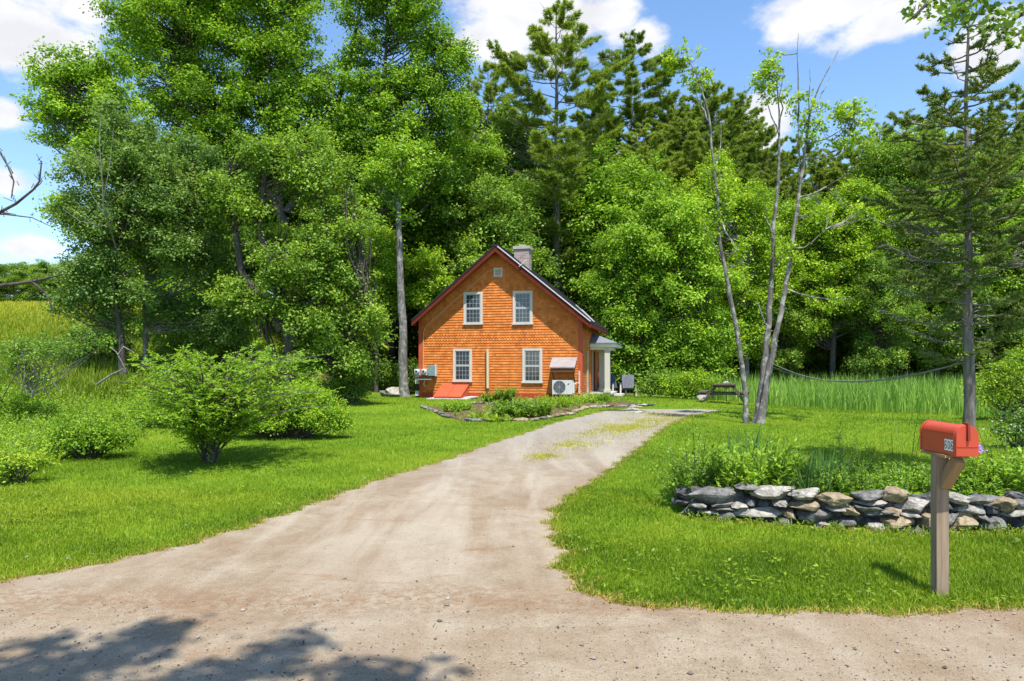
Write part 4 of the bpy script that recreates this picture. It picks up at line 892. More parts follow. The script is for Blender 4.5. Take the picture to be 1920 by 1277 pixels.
def wall_plants():
    W = lambda u, d: ((lambda y: ((u - CU) / F * y, y))(next(y for y in np.arange(6.5, 9.5, .02) if y - float(yw((u - CU) / F * y)) > d)))
    x, y = W(1300, .45); plant('rose_bush', 'leafy bush with arching stems at the left end of the stone wall', 'bush', x, y, 46, .24, .78, 34, .055, L_HERB, .55, .55, stem=M_TWIG, start=.12)
    x, y = W(1322, .65); plant('tall_sprout', 'lone thin shoot rising above the bush at the end of the stone wall', 'plant', x, y, 3, .06, 1.05, 14, .05, L_HERB, .5, .25, start=.5)
    x, y = W(1375, .5); plant('goldenrod', 'bright green clump of leafy stems right of the bush on the stone wall', 'plant', x, y, 50, .30, .45, 26, .065, L_HERB, .42, .5, tint=.72)
    x, y = W(1432, .5); plant('milkweed', 'tall bushy clump of broad pale leaves behind the widest part of the stone wall', 'plant', x, y, 60, .32, .64, 24, .10, L_HERB, .34, .5, tint=.7, elev=.6)
    x, y = W(1412, .95); plant('iris', 'fan of upright sword leaves behind the tall bushy clump', 'plant', x, y, 60, .36, .75, 0, 0, L_BLUE, lean=.18, blade=True, bw=.03)
    x, y = W(1500, .45); plant('daylily', 'arching grassy clump spilling over the middle of the stone wall', 'plant', x, y, 170, .22, .55, 0, 0, L_BLUE, lean=.6, blade=True, bw=.016)
    x, y = W(1545, .6); plant('daylily', 'second arching grassy clump left of the dark spire plant', 'plant', x, y, 170, .26, .52, 0, 0, L_BLUE, lean=.55, blade=True, bw=.016)
    x, y = W(1588, .8); plant('spire_plant', 'dark upright spire of narrow leaves in the middle of the flower bed', 'plant', x, y, 8, .07, .72, 60, .06, L_DEEP, .28, .12, start=.05)
    x, y = W(1625, .9); plant('spire_plant', 'shorter dark leafy spire just right of the tallest spire plant', 'plant', x, y, 7, .09, .60, 50, .06, L_DEEP, .28, .15, start=.05)
    x, y = W(1700, 1.3); plant('tall_weed', 'thin airy weed with sparse stems standing left of the mailbox', 'plant', x, y, 12, .22, 1.02, 13, .04, L_HERB, .25, .3, start=.35)
    x, y = W(1560, 1.5); plant('feather_grass', 'tuft of fine upright blades behind the grassy clumps', 'plant', x, y, 120, .35, .5, 0, 0, L_HERB, lean=.2, blade=True, bw=.012)
    x, y = W(1820, .62); plant('salvia', 'purple flowered plant at the foot of the spruce trunk behind the mailbox', 'plant', x, y, 22, .12, .52, 22, .05, L_HERB, .3, .35)
    t = thing('flower_spike', (x, y - .02, gf(x, y) + .0), 'violet flower head showing just below the mailbox door', 'flower'); mb = MB(); P = np.stack([rng.normal(0, .05, 260), rng.normal(0, .04, 260), .44 + rng.normal(0, .035, 260)], 1)
    needles(mb, P, nrm(rng.standard_normal((260, 3))), 2, .022, .012, .8); mb.build('petals', leaf_mat('violet_petals', (.10, .06, .30), (.20, .13, .50), (.42, .34, .75)), t); mb = MB(); mb.tube([(0, 0, 0), (.01, 0, .2), (0, 0, .43)], .006, 5); mb.build('stem', M_STEM, t)
    x, y = W(1870, .7); plant('peony', 'rounded leafy clump right of the mailbox post behind the stone wall', 'plant', x, y, 80, .34, .50, 26, .075, L_HERB, .42, .6)
    x, y = W(1905, 1.3); plant('white_flower', 'tall plant dotted with small white flowers at the right edge', 'plant', x, y, 40, .26, .70, 20, .05, L_HERB, .3, .4)
    t = thing('flower_sprays', (x, y, gf(x, y)), 'scattered small white blossoms on thin stalks at the right edge', 'flower'); mb = MB(); P = np.stack([rng.normal(0, .16, 26), rng.normal(0, .14, 26), .62 + rng.normal(0, .07, 26)], 1)
    needles(mb, P, nrm(rng.standard_normal((26, 3)) + np.array([0, 0, 1])), 5, .016, .011, .8); mb.build('petals', plain('white_petals', (.62, .61, .52), .8), t); mb = MB()
    for p in P[::3]: mb.tube([(p[0] * .3, p[1] * .3, 0), (p[0] * .8, p[1] * .8, p[2] * .6), p], .0035, 4)
    mb.build('stalks', M_STEM, t)
    # low growth filling the bed
    mb = MB(); n = 900; x = 1.85 + 5.0 * rng.random(n); y = yw(x) + .22 + .85 * rng.random(n); P = np.stack([x, y, g(x, y)], 1); hh = .14 + .20 * rng.random(n); Sm = mb
    sprigs(mb, P, hh, 16, .055, .4, .5, .1, .35, None, mb, 0, 1); tag(mb.build('ground_cover', [L_HERB, M_STEM]), kind='stuff')
    mb = MB(); n = 260; x = 1.9 + 5 * rng.random(n); y = yw(x) - .08 - .10 * rng.random(n); sprigs(mb, np.stack([x, y, g(x, y)], 1), .05 + .06 * rng.random(n), 12, .022, .5, .6, .1, .3, None, mb, 0, 1); tag(mb.build('creeping_weeds', [L_YELLOW, M_STEM]), kind='stuff')
    x, y = gp(1572, 823); plant('thistle', 'small spiky weed alone in the lawn beyond the flower bed', 'weed', x, y, 30, .12, .16, 0, 0, L_DEEP, lean=.8, blade=True, bw=.02)
wall_plants()

# ------------------------------------------------------------------ yard furniture and garden in front of the cottage
def picnic():
    sc_ = 1.15; Mw = wood_mat('old_table_wood', (.055, .042, .032), (.16, .13, .105), (20, 3, 20)); x, y = gp(1358, 756)
    t = thing('picnic_table', (x, y, gf(x, y)), 'dark weathered picnic table with attached benches on the lawn', 'picnic table', rz=R(-20)); t.scale = (1.12, 1.12, 1.05)
    mb = MB()
    for i in range(5): mb.box(-.36 + i * .15, -.225 + i * .15, -.9, .9, .70, .74)
    mb.build('tabletop', Mw, t)
    for sx in (-1, 1):
        mb = MB(); mb.box(sx * .70 - .13, sx * .70 - .005, -.9, .9, .42, .46); mb.box(sx * .70 + .005, sx * .70 + .13, -.9, .9, .42, .46); mb.build('bench', Mw, t)
    for yy in (-.62, .62):
        for sx in (-1, 1):
            mb = MB(); mb.bar((sx * .26, yy, .69), (sx * .72, yy, .0), .045, .10, (0, 1, 0)); mb.build('leg', Mw, t)
        mb = MB(); mb.box(-.84, .84, yy + .025, yy + .065, .33, .415); mb.box(-.36, .36, yy + .025, yy + .065, .61, .695); mb.build('cross_brace', Mw, t)
    sx, sy = gp(1322, 752); t = MB(); rock_mb(t, (0, 0, .14), .55, .45, .34, 55); o = t.build('boulder', ST_PALE); o.location = (sx, sy + .2, gf(sx, sy)); tag(o, 'pale rock on the grass beside the picnic table', 'rock')
    q = at(1362, 722, y + 1.0); t = thing('white_bloom', (q.x, q.y, gf(q.x, q.y)), 'round white flower head on a stalk behind the picnic table', 'flower'); hz = q.z - gf(q.x, q.y)
    mb = MB(); P = nrm(rng.standard_normal((420, 3))); needles(mb, P * .14 + np.array([0, 0, hz]), P, 2, .05, .035, .5); mb.build('petals', bpy.data.materials['white_petals'], t)
    mb = MB(); mb.tube([(0, 0, 0), (.02, 0, hz * .5), (0, 0, hz - .1)], .012, 6); mb.build('stem', M_STEM, t)
picnic()
def adirondack(name, label, u, v, m, mleg, rz, group=None, sc=1.0):
    x, y = gp(u, v); t = thing(name, (x, y, gf(x, y)), label, 'chair', group, rz); s = sc
    mb = MB()
    for i in range(6): xx = -.25 + i * .085; mb.add([(xx * s, .16 * s, .30 * s), ((xx + .075) * s, .16 * s, .30 * s), ((xx + .075) * s * 1.15, .52 * s, (1.02 - .5 * abs(i - 2.5) * .05) * s), (xx * s * 1.15, .52 * s, (1.02 - .5 * abs(i - 2.5) * .05) * s), (xx * s, .185 * s, .29 * s), ((xx + .075) * s, .185 * s, .29 * s), ((xx + .075) * s * 1.15, .545 * s, 1.01 * s), (xx * s * 1.15, .545 * s, 1.01 * s)], [(0, 1, 2, 3), (7, 6, 5, 4), (0, 3, 7, 4), (1, 5, 6, 2), (3, 2, 6, 7)])
    mb.build('backrest', m, t)
    mb = MB()
    for i in range(6): yy = -.32 + i * .09; z = .40 - .02 * i; mb.box(-.27 * s, .27 * s, yy * s, (yy + .08) * s, (z - .02) * s, z * s)
    mb.build('seat', m, t)
    for sx in (-1, 1):
        mb = MB(); mb.box((sx * .36 - .07) * s, (sx * .36 + .07) * s, -.36 * s, .34 * s, .60 * s, .625 * s); mb.build('armrest', m, t)
        mb = MB(); mb.box((sx * .36 - .035) * s, (sx * .36 + .035) * s, -.34 * s, -.27 * s, 0, .598 * s); mb.build('leg', mleg, t)
        mb = MB(); mb.bar((sx * .30 * s, -.30 * s, .36 * s), (sx * .30 * s, .62 * s, .03 * s), .03, .1); mb.build('leg', m, t)
M_NAVY = plain('navy_paint', (.045, .055, .085), .5, .15); M_RUST = plain('rust_paint', (.20, .085, .05), .7, .2)
adirondack('lawn_chair', 'dark slatted lawn chair standing nearest the porch post', 1154, 742, M_NAVY, M_WHITE, R(25), 'dark lawn chairs beside the porch')
adirondack('lawn_chair', 'dark slatted lawn chair farther from the porch, beside the trees', 1178, 743, M_NAVY, M_WHITE, R(-8), 'dark lawn chairs beside the porch')
adirondack('wooden_chair', 'reddish brown wooden chair half hidden in the shrubs left of the picnic table', 1310, 746, M_RUST, M_RUST, R(-15))

def garden():
    M_MULCH = plain('bark_mulch', (.115, .070, .038), .95, .6, 24, 1.0)
    # mulch sheet following the bed outline
    P = np.array(BED); n = len(P); dense = np.concatenate([P[i] + (P[(i + 1) % n] - P[i]) * np.linspace(0, 1, 12)[:-1, None] for i in range(n)]); dense = dense + rng.normal(0, .04, dense.shape); c = np.array([1.0, 24.4]); mb = MB(); rings = [c + (dense - c) * f for f in (0.02, .25, .5, .75, 1.0)]; m_ = len(dense)
    V = np.concatenate([np.stack([r_[:, 0], r_[:, 1], g(r_[:, 0], r_[:, 1]) + .012 + .05 * (1 - f)], 1) for r_, f in zip(rings, (0, .25, .5, .75, 1))])
    mb.add(V, [(j * m_ + i, j * m_ + (i + 1) % m_, (j + 1) * m_ + (i + 1) % m_, (j + 1) * m_ + i) for j in range(4) for i in range(m_)]); o = mb.build('garden_soil', M_MULCH, None, True); o['kind'] = 'structure'
    # edging stones
    def edge(name, pts, label, step, sz, ms):
        pts = np.array(pts); t = thing(name, (pts[0][0], pts[0][1], gf(*pts[0])), label, 'edging'); d = np.concatenate([[0], np.cumsum(np.linalg.norm(np.diff(pts, axis=0), axis=1))]); i = 0; s = 0
        while s < d[-1]:
            w = step * (.7 + .6 * rng.random()); x = np.interp(s + w / 2, d, pts[:, 0]); y = np.interp(s + w / 2, d, pts[:, 1]); x2 = np.interp(s + w / 2 + .1, d, pts[:, 0]); y2 = np.interp(s + w / 2 + .1, d, pts[:, 1])
            mb = MB(); rock_mb(mb, (0, 0, 0), w * .97, sz * (.8 + .5 * rng.random()), .06 + .05 * rng.random(), abs(int(1000 * x)) + 7, rz=math.atan2(y2 - y, x2 - x) if s + w / 2 + .1 < d[-1] else 0, nsub=5, sq=.75); o = mb.build('edging_stone', random.choice(ms), t, False); o.location = (x - t.location.x, y - t.location.y, gf(x, y) + .045 - t.location.z); s += w
    edge('bed_edging', [(-3.1, 23.3), (-1.8, 19.3)], 'flat stones edging the left corner of the garden bed', .42, .2, [ST_GREY, ST_TAN])
    edge('bed_edging', [(-1.3, 18.15), (.6, 18.15), (1.75, 20.2), (2.4, 22.4)], 'low weathered edging along the front of the garden bed', .5, .18, [ST_TAN, ST_GREY])
    edge('bed_edging', [(2.5, 23.0), (3.7, 23.5), (4.75, 23.7)], 'stacked flat stones edging the bed below the porch', .45, .3, [ST_GREY, ST_PALE])
    edge('bed_edging', [(-1.6, 25.2), (-.4, 25.0), (.4, 24.9)], 'row of small pale rocks in front of the cellar door', .28, .24, [ST_PALE, ST_TAN])
    # plants of the bed
    def gpl(name, label, u, v, *a, **k): x, y = gp(u, v); return plant(name, label, 'plant', x, y, *a, **k)
    gpl('hosta', 'lime green hosta at the front left of the garden bed', 905, 786, 90, .42, .28, 0, 0, L_YELLOW, lean=1.0, blade=True, bw=.10)
    gpl('hosta', 'lime green hosta beside the first, nearer the middle of the bed', 935, 789, 80, .34, .25, 0, 0, L_YELLOW, lean=1.1, blade=True, bw=.10)
    gpl('low_plant', 'small leafy plant in the left corner of the garden bed', 848, 772, 34, .34, .34, 16, .10, L_HERB, .5, .5)
    gpl('low_plant', 'second small leafy plant in front of the cellar door', 868, 770, 34, .28, .38, 16, .10, L_HERB, .5, .5)
    gpl('perennial', 'large dark leafy clump filling the middle of the garden bed', 962, 783, 120, .55, .58, 20, .13, L_APPLE, .5, .55)
    gpl('perennial', 'dark leafy clump at the right of the large one in the bed', 1000, 780, 90, .48, .56, 20, .13, L_APPLE, .45, .55)
    gpl('perennial', 'bright feathery clump at the foot of the lower right window', 1040, 765, 110, .5, .55, 24, .09, L_LIME, .3, .5)
    gpl('round_shrub', 'clipped looking green shrub below the vent pipe', 948, 757, 110, .28, .75, 26, .09, L_HERB, .5, .4, stem=M_TWIG)
    gpl('round_shrub', 'smaller green shrub left of the one below the vent pipe', 918, 757, 70, .22, .52, 22, .09, L_HERB, .5, .4, stem=M_TWIG)
    gpl('perennial', 'loose grassy clump in front of the heat pump', 1072, 758, 150, .4, .42, 0, 0, L_HERB, lean=.5, blade=True, bw=.035)
    gpl('perennial', 'yellowish leafy clump by the corner of the cottage', 1098, 756, 90, .45, .46, 20, .09, L_HERB, .35, .5, tint=.75)
    gpl('perennial', 'leafy clump at the foot of the porch post', 1124, 755, 90, .38, .5, 20, .09, L_HERB, .35, .5)
    mb = MB(); Sm = mb; n = 420; q = scatter(lambda x, y: bool(in_poly(np.array(x), np.array(y), BED)), n, -3.1, 4.8, 18.1, 28.2); q[:, 2] += .04
    sprigs(mb, q, .08 + .16 * rng.random(n), 14, .07, .5, .6, .1, .3, None, mb, 0, 1); tag(mb.build('bed_weeds', [L_HERB, M_STEM]), kind='stuff')
    # stepping stones from the drive to the porch
    for i, (u, v, s, lb) in enumerate(((1190, 774, .62, 'flat stepping stone nearest the driveway'), (1185, 768, .5, 'middle stepping stone between driveway and porch'), (1191, 763, .45, 'stepping stone nearest the porch'))):
        x, y = gp(u, v); mb = MB(); rock_mb(mb, (0, 0, 0), s, s * .9, .08, 70 + i, sq=.7); o = mb.build('stepping_stone', ST_PALE, None, False); o.location = (x, y, gf(x, y) + .02); tag(o, lb, 'stepping stone', 'stepping stones to the porch')
    for u, v, s, k, lb in ((735, 718, .95, ST_PALE, 'pale boulder at the foot of the grey trunk left of the cottage'), (722, 722, .6, ST_GREY, 'smaller grey boulder in front of the pale one')):
        y = 31.0; p = at(u, v, y); mb = MB(); rock_mb(mb, (0, 0, 0), s, s * .8, s * .55, int(u)); o = mb.build('boulder', k, None, False); o.location = (p.x, y, gf(p.x, y) + s * .2); tag(o, lb, 'rock')
garden()

# ------------------------------------------------------------------ reeds beyond the lawn
def reeds():
    mb = MB(); n = 26000; y = 19 + 25 * rng.random(n) ** .8; f = rng.random(n); x = 6 + (y * .80 - 6) * f
    edge = np.interp(x, [6.5, 9, 11.5, 14.5, 18], [36, 30.5, 26.5, 20.6, 18.5]) + .5 * np.sin(x * 2.1); k = (y > edge) & (y < 46); x, y = x[k], y[k]
    h = (.6 + 1.0 * rng.random(len(x)) ** .9) * (.8 + .2 * np.sin(x * .9 + y * .4)) * S((y - np.interp(x, [6.5, 9, 11.5, 14.5, 18], [36, 30.5, 26.5, 20.6, 18.5])) / 1.2 + .55)
    blades(mb, np.stack([x, y, g(x, y)], 1), h, .02 + .0006 * y, .26, 3, np.clip(.5 + .22 * np.sin(x * .8) * np.sin(y * .6 + x * .3) + rng.standard_normal(len(x)) * .2, 0, 1))
    tag(mb.build('reeds', L_REED), kind='stuff')
reeds()

# ------------------------------------------------------------------ the three-stemmed clump on the lawn
def clump():
    y = 17.6; x = (1410 - CU) / F * y
    P = [[(1400, 797), (1398, 740), (1386, 640), (1366, 540), (1349, 450), (1346, 380), (1336, 290), (1326, 200), (1306, 140), (1290, 110)],
         [(1417, 796), (1432, 700), (1440, 620), (1447, 520), (1450, 430), (1460, 330), (1462, 230), (1455, 150)],
         [(1424, 795), (1441, 700), (1462, 600), (1475, 530), (1490, 420), (1506, 310), (1514, 230), (1530, 175), (1572, 95)]]
    base = (x, y, gf(x, y) - .03); t = thing('clump_tree', base, 'slender grey tree with three bare leaning stems and sparse leaf tufts on the lawn', 'tree')
    PTS = []; T, Cn = MB(), MB(); lob = [(1440, 120, 22, 26), (1447, 165, 26, 26), (1430, 150, 18, 18), (1276, 105, 28, 22), (1262, 120, 16, 14), (1310, 150, 24, 16), (1505, 205, 26, 26), (1522, 245, 22, 24), (1570, 215, 26, 20), (1600, 212, 30, 20), (1620, 240, 26, 16), (1585, 265, 22, 14), (1345, 330, 26, 30), (1360, 390, 22, 26), (1332, 420, 22, 20), (1385, 470, 20, 24), (1470, 470, 20, 20), (1540, 400, 26, 16), (1610, 400, 24, 16), (1550, 560, 30, 16)]
    C, Rd = [], []
    for l in px_lobes(lob, y, base):
        n = 24; d = nrm(rng.standard_normal((n, 3))) * (rng.random((n, 1)) ** .4); C.append(np.array(l[:3]) + d * np.array(l[3:]) * 1.25); Rd.append(np.full(n, .13) * (.6 + .8 * rng.random(n)))
    C, Rd = np.concatenate(C), np.concatenate(Rd); cloud(Cn, C, Rd, 17, .085, .65, .7, .7)
    for i, p in enumerate(P):
        q = np.array([at(u, v, y + (0, .12, -.1)[i] + (i - 1) * .02 * k) - Vector(base) for k, (u, v) in enumerate(p)]); q[0, 2] = -.08
        n = 30; f = np.linspace(0, 1, n); k = np.linspace(0, 1, len(q)); Q = np.stack([np.interp(f, k, q[:, c]) for c in range(3)], 1); Q[1:, :2] += rng.normal(0, .010, (n - 1, 2))
        r0 = (.070, .094, .082)[i]; rad = r0 * (1 - .90 * f ** 1.15); rad[0] *= 1.5; rad[1] *= 1.15; s = MB(); s.tube(Q, rad, 10, rough=.05)
        for a, b in {0: [((1358, 485), (1326, 432)), ((1340, 330), (1352, 230)), ((1346, 400), (1385, 470)), ((1330, 230), (1300, 160))], 1: [((1452, 440), (1432, 380)), ((1460, 250), (1430, 160)), ((1447, 500), (1470, 470)), ((1438, 610), (1420, 560)), ((1461, 240), (1470, 130))],
                     2: [((1497, 370), (1598, 318)), ((1480, 470), (1548, 430)), ((1470, 540), (1600, 560)), ((1510, 270), (1600, 225)), ((1500, 350), (1492, 190)), ((1496, 230), (1497, 62)), ((1516, 230), (1518, 130)), ((1520, 205), (1556, 145)), ((1508, 300), (1580, 270))]}[i]:
            A = np.array(at(*a, y) - Vector(base)); Bq = np.array(at(*b, y + rng.normal(0, .5)) - Vector(base)); cv = curve_pts(A, Bq, -.12, 6, .02); PTS += [q_ for q_ in cv[1:]] + [(cv[k_] + cv[k_ + 1]) / 2 for k_ in range(1, 5)]; s.tube(cv, np.linspace(.026, .005, 6), 6, cap=False)
        s.build('stem', B_MAPLE, t, True); PTS += [q_ for q_ in Q[6:]]
    for c in C[::2]:
        A = min(PTS, key=lambda q_: np.linalg.norm(q_ - c) + .5 * max(0, q_[2] - c[2])); T.tube(curve_pts(A, c, -.04, 4, .03), np.linspace(.010, .004, 4), 4, cap=False)
    T.build('twigs', B_MAPLE, t, True); Cn.build('crown', L_LIME, t)
    return y
clump()

# ------------------------------------------------------------------ sparse spruce behind the mailbox
def spruce():
    x, y = (1815 - CU) / F * 10.0, 10.0; t = thing('spruce_tree', (x, y, gf(x, y) - .03), 'thin half-dead spruce with a bare scaly trunk rising behind the mailbox', 'tree')
    Hh = (690 + 40) / F * y + H - gf(x, y); K = [(.20, 0), (.24, .9), (.31, 1.35), (.48, 1.6), (.60, 1.45), (.645, 1.15), (.76, .95), (.83, .72), (.906, .38), (1, .06)]
    prof = lambda q: float(np.interp(q, [a for a, b in K], [b for a, b in K]))
    T, Cn, Dd = conifer_mesh(Hh, .092, lambda q: .9 * prof(q), 94, droop=.12, sweep=.34, foliage_from=.25, tuft=.075, tw=.015, nper=10, twigs=19, bare_below=.22, dead=.26, flat=.32)
    T.build('trunk', B_PINE, t, True); Cn.build('crown', L_SPRUCE, t); Dd.build('dead_branches', B_DEAD, t, True)
    # cord sagging from the clump to the spruce
    a = at(1446, 680, 17.5); b = Vector((x - .05, y - .1, H + (690 - 676) / F * y)); t2 = thing('clothesline', tuple(a), 'pair of sagging grey cords strung between the clump tree and the spruce trunk', 'clothesline')
    for k_, (dz, sag) in enumerate(((0, .40), (-.10, .36))):
        f = np.linspace(0, 1, 28); P = np.array(a)[None] * (1 - f[:, None]) + np.array(b)[None] * f[:, None]; P[:, 2] += -4 * sag * f * (1 - f) + dz * (1 - f) ** 2; mb = MB(); mb.tube(P - np.array(a), .008, 6); mb.build('cord', plain('cord_grey', (.20, .205, .19), .8), t2, True)
spruce()

# ------------------------------------------------------------------ bush on the near lawn
def lawn_bush():
    x, y = gp(394, 868); t = thing('lawn_bush', (x, y, gf(x, y) - .02), 'vase-shaped bush with layered feathery sprays standing alone on the near lawn', 'bush'); T, Lb = MB(), MB()
    P0, P1, az = [], [], []
    for i in range(185):
        a = rng.random() * 6.28; rr = (1.68 + .34 * math.cos(a)) * rng.random() ** .5; hh = (1.95 - .25 * (rr / 1.7) ** 2) * (.38 + .66 * rng.random()) + .10 * (math.cos(a) * rr)
        hh = max(hh, .46 + .28 * rr); f = np.linspace(0, 1, 7); d = np.array([math.cos(a), math.sin(a)])
        Q = np.stack([d[0] * rr * f ** 1.9, d[1] * rr * f ** 1.9, .02 + hh * (1 - (1 - f) ** 1.5)], 1); Q[:, :2] += rng.normal(0, .05, 2) * (f[:, None] ** .3) + np.array([math.cos(a * 3), math.sin(a * 5)]) * .06
        Q[1:, :2] += rng.normal(0, .02, (6, 2)); Q[-1, 2] -= .05; T.tube(Q, np.linspace(.017, .004, 7), 5, cap=False)
        ts = .2 + .8 * rng.random(17) ** .75; B_ = np.stack([np.interp(ts, f, Q[:, c]) for c in range(3)], 1); sg = np.where(np.arange(17) % 2, 1, -1)
        td = np.stack([-d[1] * sg * .9 + d[0] * .7, d[0] * sg * .9 + d[1] * .7, rng.normal(.28, .28, 17)], 1); td = nrm(td + rng.normal(0, .4, (17, 3))); P0.append(B_); P1.append(td * (.14 + .22 * rng.random((17, 1))) * (1.2 - .4 * ts[:, None]))
    P0, D1 = np.concatenate(P0), np.concatenate(P1); n = len(P0); sd = nrm(np.cross(D1, np.array([0, 0, 1.]))) * .0022
    T.add(np.stack([P0 - sd, P0 + sd, P0 + D1], 1).reshape(-1, 3), np.arange(n * 3).reshape(-1, 3))
    k = 11; i = np.repeat(np.arange(n), k); ff = np.tile((np.arange(k) + .6) / k, n); sg = np.where(np.tile(np.arange(k) % 2, n), 1, -1)[:, None]; dd = nrm(D1)[i]; s2 = nrm(np.cross(dd, np.array([0, 0, 1.])))
    P = P0[i] + D1[i] * ff[:, None]; P[:, 2] -= .04 * ff ** 2; D = nrm(dd * .75 + s2 * sg + rng.normal(0, .42, (n * k, 3))); Nn = nrm(np.array([0, -.25, 1.]) + rng.normal(0, .5, (n * k, 3)))
    leaf_quads(Lb, P, D, Nn, .055 * (.7 + .6 * rng.random(n * k)), .027, np.clip(.5 + (rng.random(n)[i] - .5) * .3 + rng.normal(0, .15, n * k), 0, 1))
    st = MB(); st.tube([(0, 0, -.05), (.01, 0, .12), (.0, .01, .26)], [.062, .05, .04], 9, rough=.06); st.build('trunk', B_DARK, t, True); T.build('branches', B_DARK, t, True); Lb.build('crown', L_BUSH, t)
lawn_bush()

# ------------------------------------------------------------------ shrubs and wild growth at the left
def shrub(label, u, v, lobes, lm, leaf=.055, cl_r=.2, dens=.8, per=60, bm=B_DARK, y=None, name='shrub', group=None, **kw):
    if y is None: y = gp(u, v)[1]
    kw.setdefault('depth', .9)
    return broadleaf(name, label, y, u, lobes, lm, bm, .03, leaf, cl_r, dens, per, cat='bush', group=group, paths=[[(u, v), (u + 2, v - 12), (u - 2, v - 26)]], twig_r=.006, limbs=.5, flat=.75, **kw)
shrub('rounded bright green shrub left of the vase-shaped lawn bush', 165, 860, [(165, 815, 80, 44), (120, 825, 40, 34), (215, 830, 40, 32)], L_BUSH)
shrub('yellowish wild shrub at the left edge of the near lawn', 30, 905, [(20, 880, 60, 34), (60, 895, 40, 24), (-40, 860, 60, 50)], L_YELLOW, leaf=.045)
shrub('leafy shrub at the left edge behind the yellowish one', 35, 800, [(30, 770, 60, 40), (-30, 760, 60, 50), (80, 775, 36, 26)], L_BUSH)
shrub('light green spreading shrub behind the right side of the lawn bush', 540, 822, [(520, 780, 70, 46), (590, 775, 60, 42), (635, 795, 30, 26), (470, 800, 50, 30), (560, 745, 50, 30)], L_BUSH, dens=1.1, per=80)
shrub('light green shrub glimpsed behind the left side of the lawn bush', 290, 800, [(290, 770, 60, 36), (245, 785, 40, 28), (350, 780, 50, 36)], L_BUSH)
shrub('pale green loose bush with grey dead stems at the left edge', 60, 745, [(40, 650, 56, 34), (130, 640, 48, 30), (20, 680, 50, 30), (90, 660, 45, 28), (170, 640, 34, 22), (60, 690, 50, 24)], L_APPLE, leaf=.075, cl_r=.26, dens=.45, per=40, y=15.5, bm=B_DEAD, name='dead_stemmed_bush')
def dead_wood():
    y = 15.2; base = at(60, 740, y); base.z = gf(base.x, y); t = thing('dead_branches', tuple(base), 'tangle of pale dead branches under the loose bush at the left edge', 'branch'); mb = MB()
    for P in ([(5, 745), (30, 700), (42, 655)], [(40, 740), (47, 700), (41, 650)], [(42, 665), (62, 690), (90, 740)], [(48, 655), (85, 700), (115, 735)], [(62, 700), (80, 720), (95, 748)]): mb.tube([at(u, v, y + rng.normal(0, .25)) - base for u, v in P], [.013, .011, .005], 5)
    mb.build('branches', B_DEAD, t, True)
    y = 21; base = at(240, 700, y); base.z = gf(base.x, y); t = thing('fallen_branch', tuple(base), 'pale crooked dead branch leaning against the thin trunk left of the lawn bush', 'branch'); mb = MB()
    for P in ([(180, 722), (210, 702), (235, 690), (218, 660), (206, 650)], [(222, 665), (232, 650), (250, 660)], [(235, 690), (238, 700), (228, 690)]): mb.tube([at(u, v, y) - base for u, v in P], np.linspace(.035, .012, len(P)), 6)
    mb.build('branches', B_DEAD, t, True)
dead_wood()
def wild():
    mb = MB(); pts = []
    for (u, v) in zip(rng.random(2600) * 330 - 60, 715 + 200 * rng.random(2600)):
        lim = np.interp(u, [-60, 0, 90, 200, 270], [960, 930, 880, 830, 780])
        if v < lim: pts.append(gp(u, v))
    p = np.array(pts); n = len(p); sprigs(mb, np.stack([p[:, 0], p[:, 1], g(p[:, 0], p[:, 1])], 1), .22 + .45 * rng.random(n), 18, .07, .4, .45, .1, .35, None, mb, 0, 1)
    tag(mb.build('wild_growth', [L_LIME, M_STEM]), kind='stuff')
wild()

# ------------------------------------------------------------------ broadleaved trees left of the cottage
broadleaf('maple_tree', 'huge maple with dark forking stems, tallest tree at the left', 38, 545,
          [(290, 60, 100, 80), (400, 20, 120, 100), (500, 110, 110, 100), (330, 160, 90, 80), (430, 200, 110, 80), (560, 230, 90, 90), (250, 20, 50, 50), (545, 20, 50, 80), (610, 210, 60, 70), (480, -60, 160, 60), (420, 300, 90, 80), (590, 310, 70, 80)],
          L_MAPLE, B_DARK, .32, .19, .82, .62, 150, paths=[[(545, 720), (540, 500), (520, 330), (528, 200), (545, 60), (560, -60)], [(535, 420), (470, 300), (400, 170), (330, 60)], [(540, 400), (600, 280), (640, 170), (665, 60), (690, -40)]], limbs=.5)
broadleaf('maple_tree', 'tall bright green tree right of the huge maple, behind the grey trunk', 37, 700,
          [(760, 40, 80, 70), (820, 130, 62, 80), (715, 150, 60, 70), (780, 220, 85, 80), (850, 230, 50, 60), (700, 270, 60, 70), (790, 320, 70, 60), (690, 20, 38, 60), (640, 120, 30, 30), (655, 40, 24, 26), (665, 190, 46, 70), (650, 270, 46, 50), (675, 110, 30, 50), (860, 110, 26, 40), (730, -50, 90, 60), (700, 380, 60, 60)],
          L_MAPLE, B_DARK, .26, .18, .75, .68, 150, limbs=.5)
broadleaf('grey_trunk_tree', 'tall bare grey trunk standing just left of the cottage', 31, 757,
          [(752, 350, 46, 40), (735, 300, 50, 50), (770, 290, 40, 46), (748, 395, 26, 22), (700, 330, 36, 26)], L_MAPLE, B_GREY, .235, .16, .6, .7, 90, paths=[[(758, 727), (756, 640), (750, 520), (749, 400), (752, 340), (754, 290)]], limbs=.5)
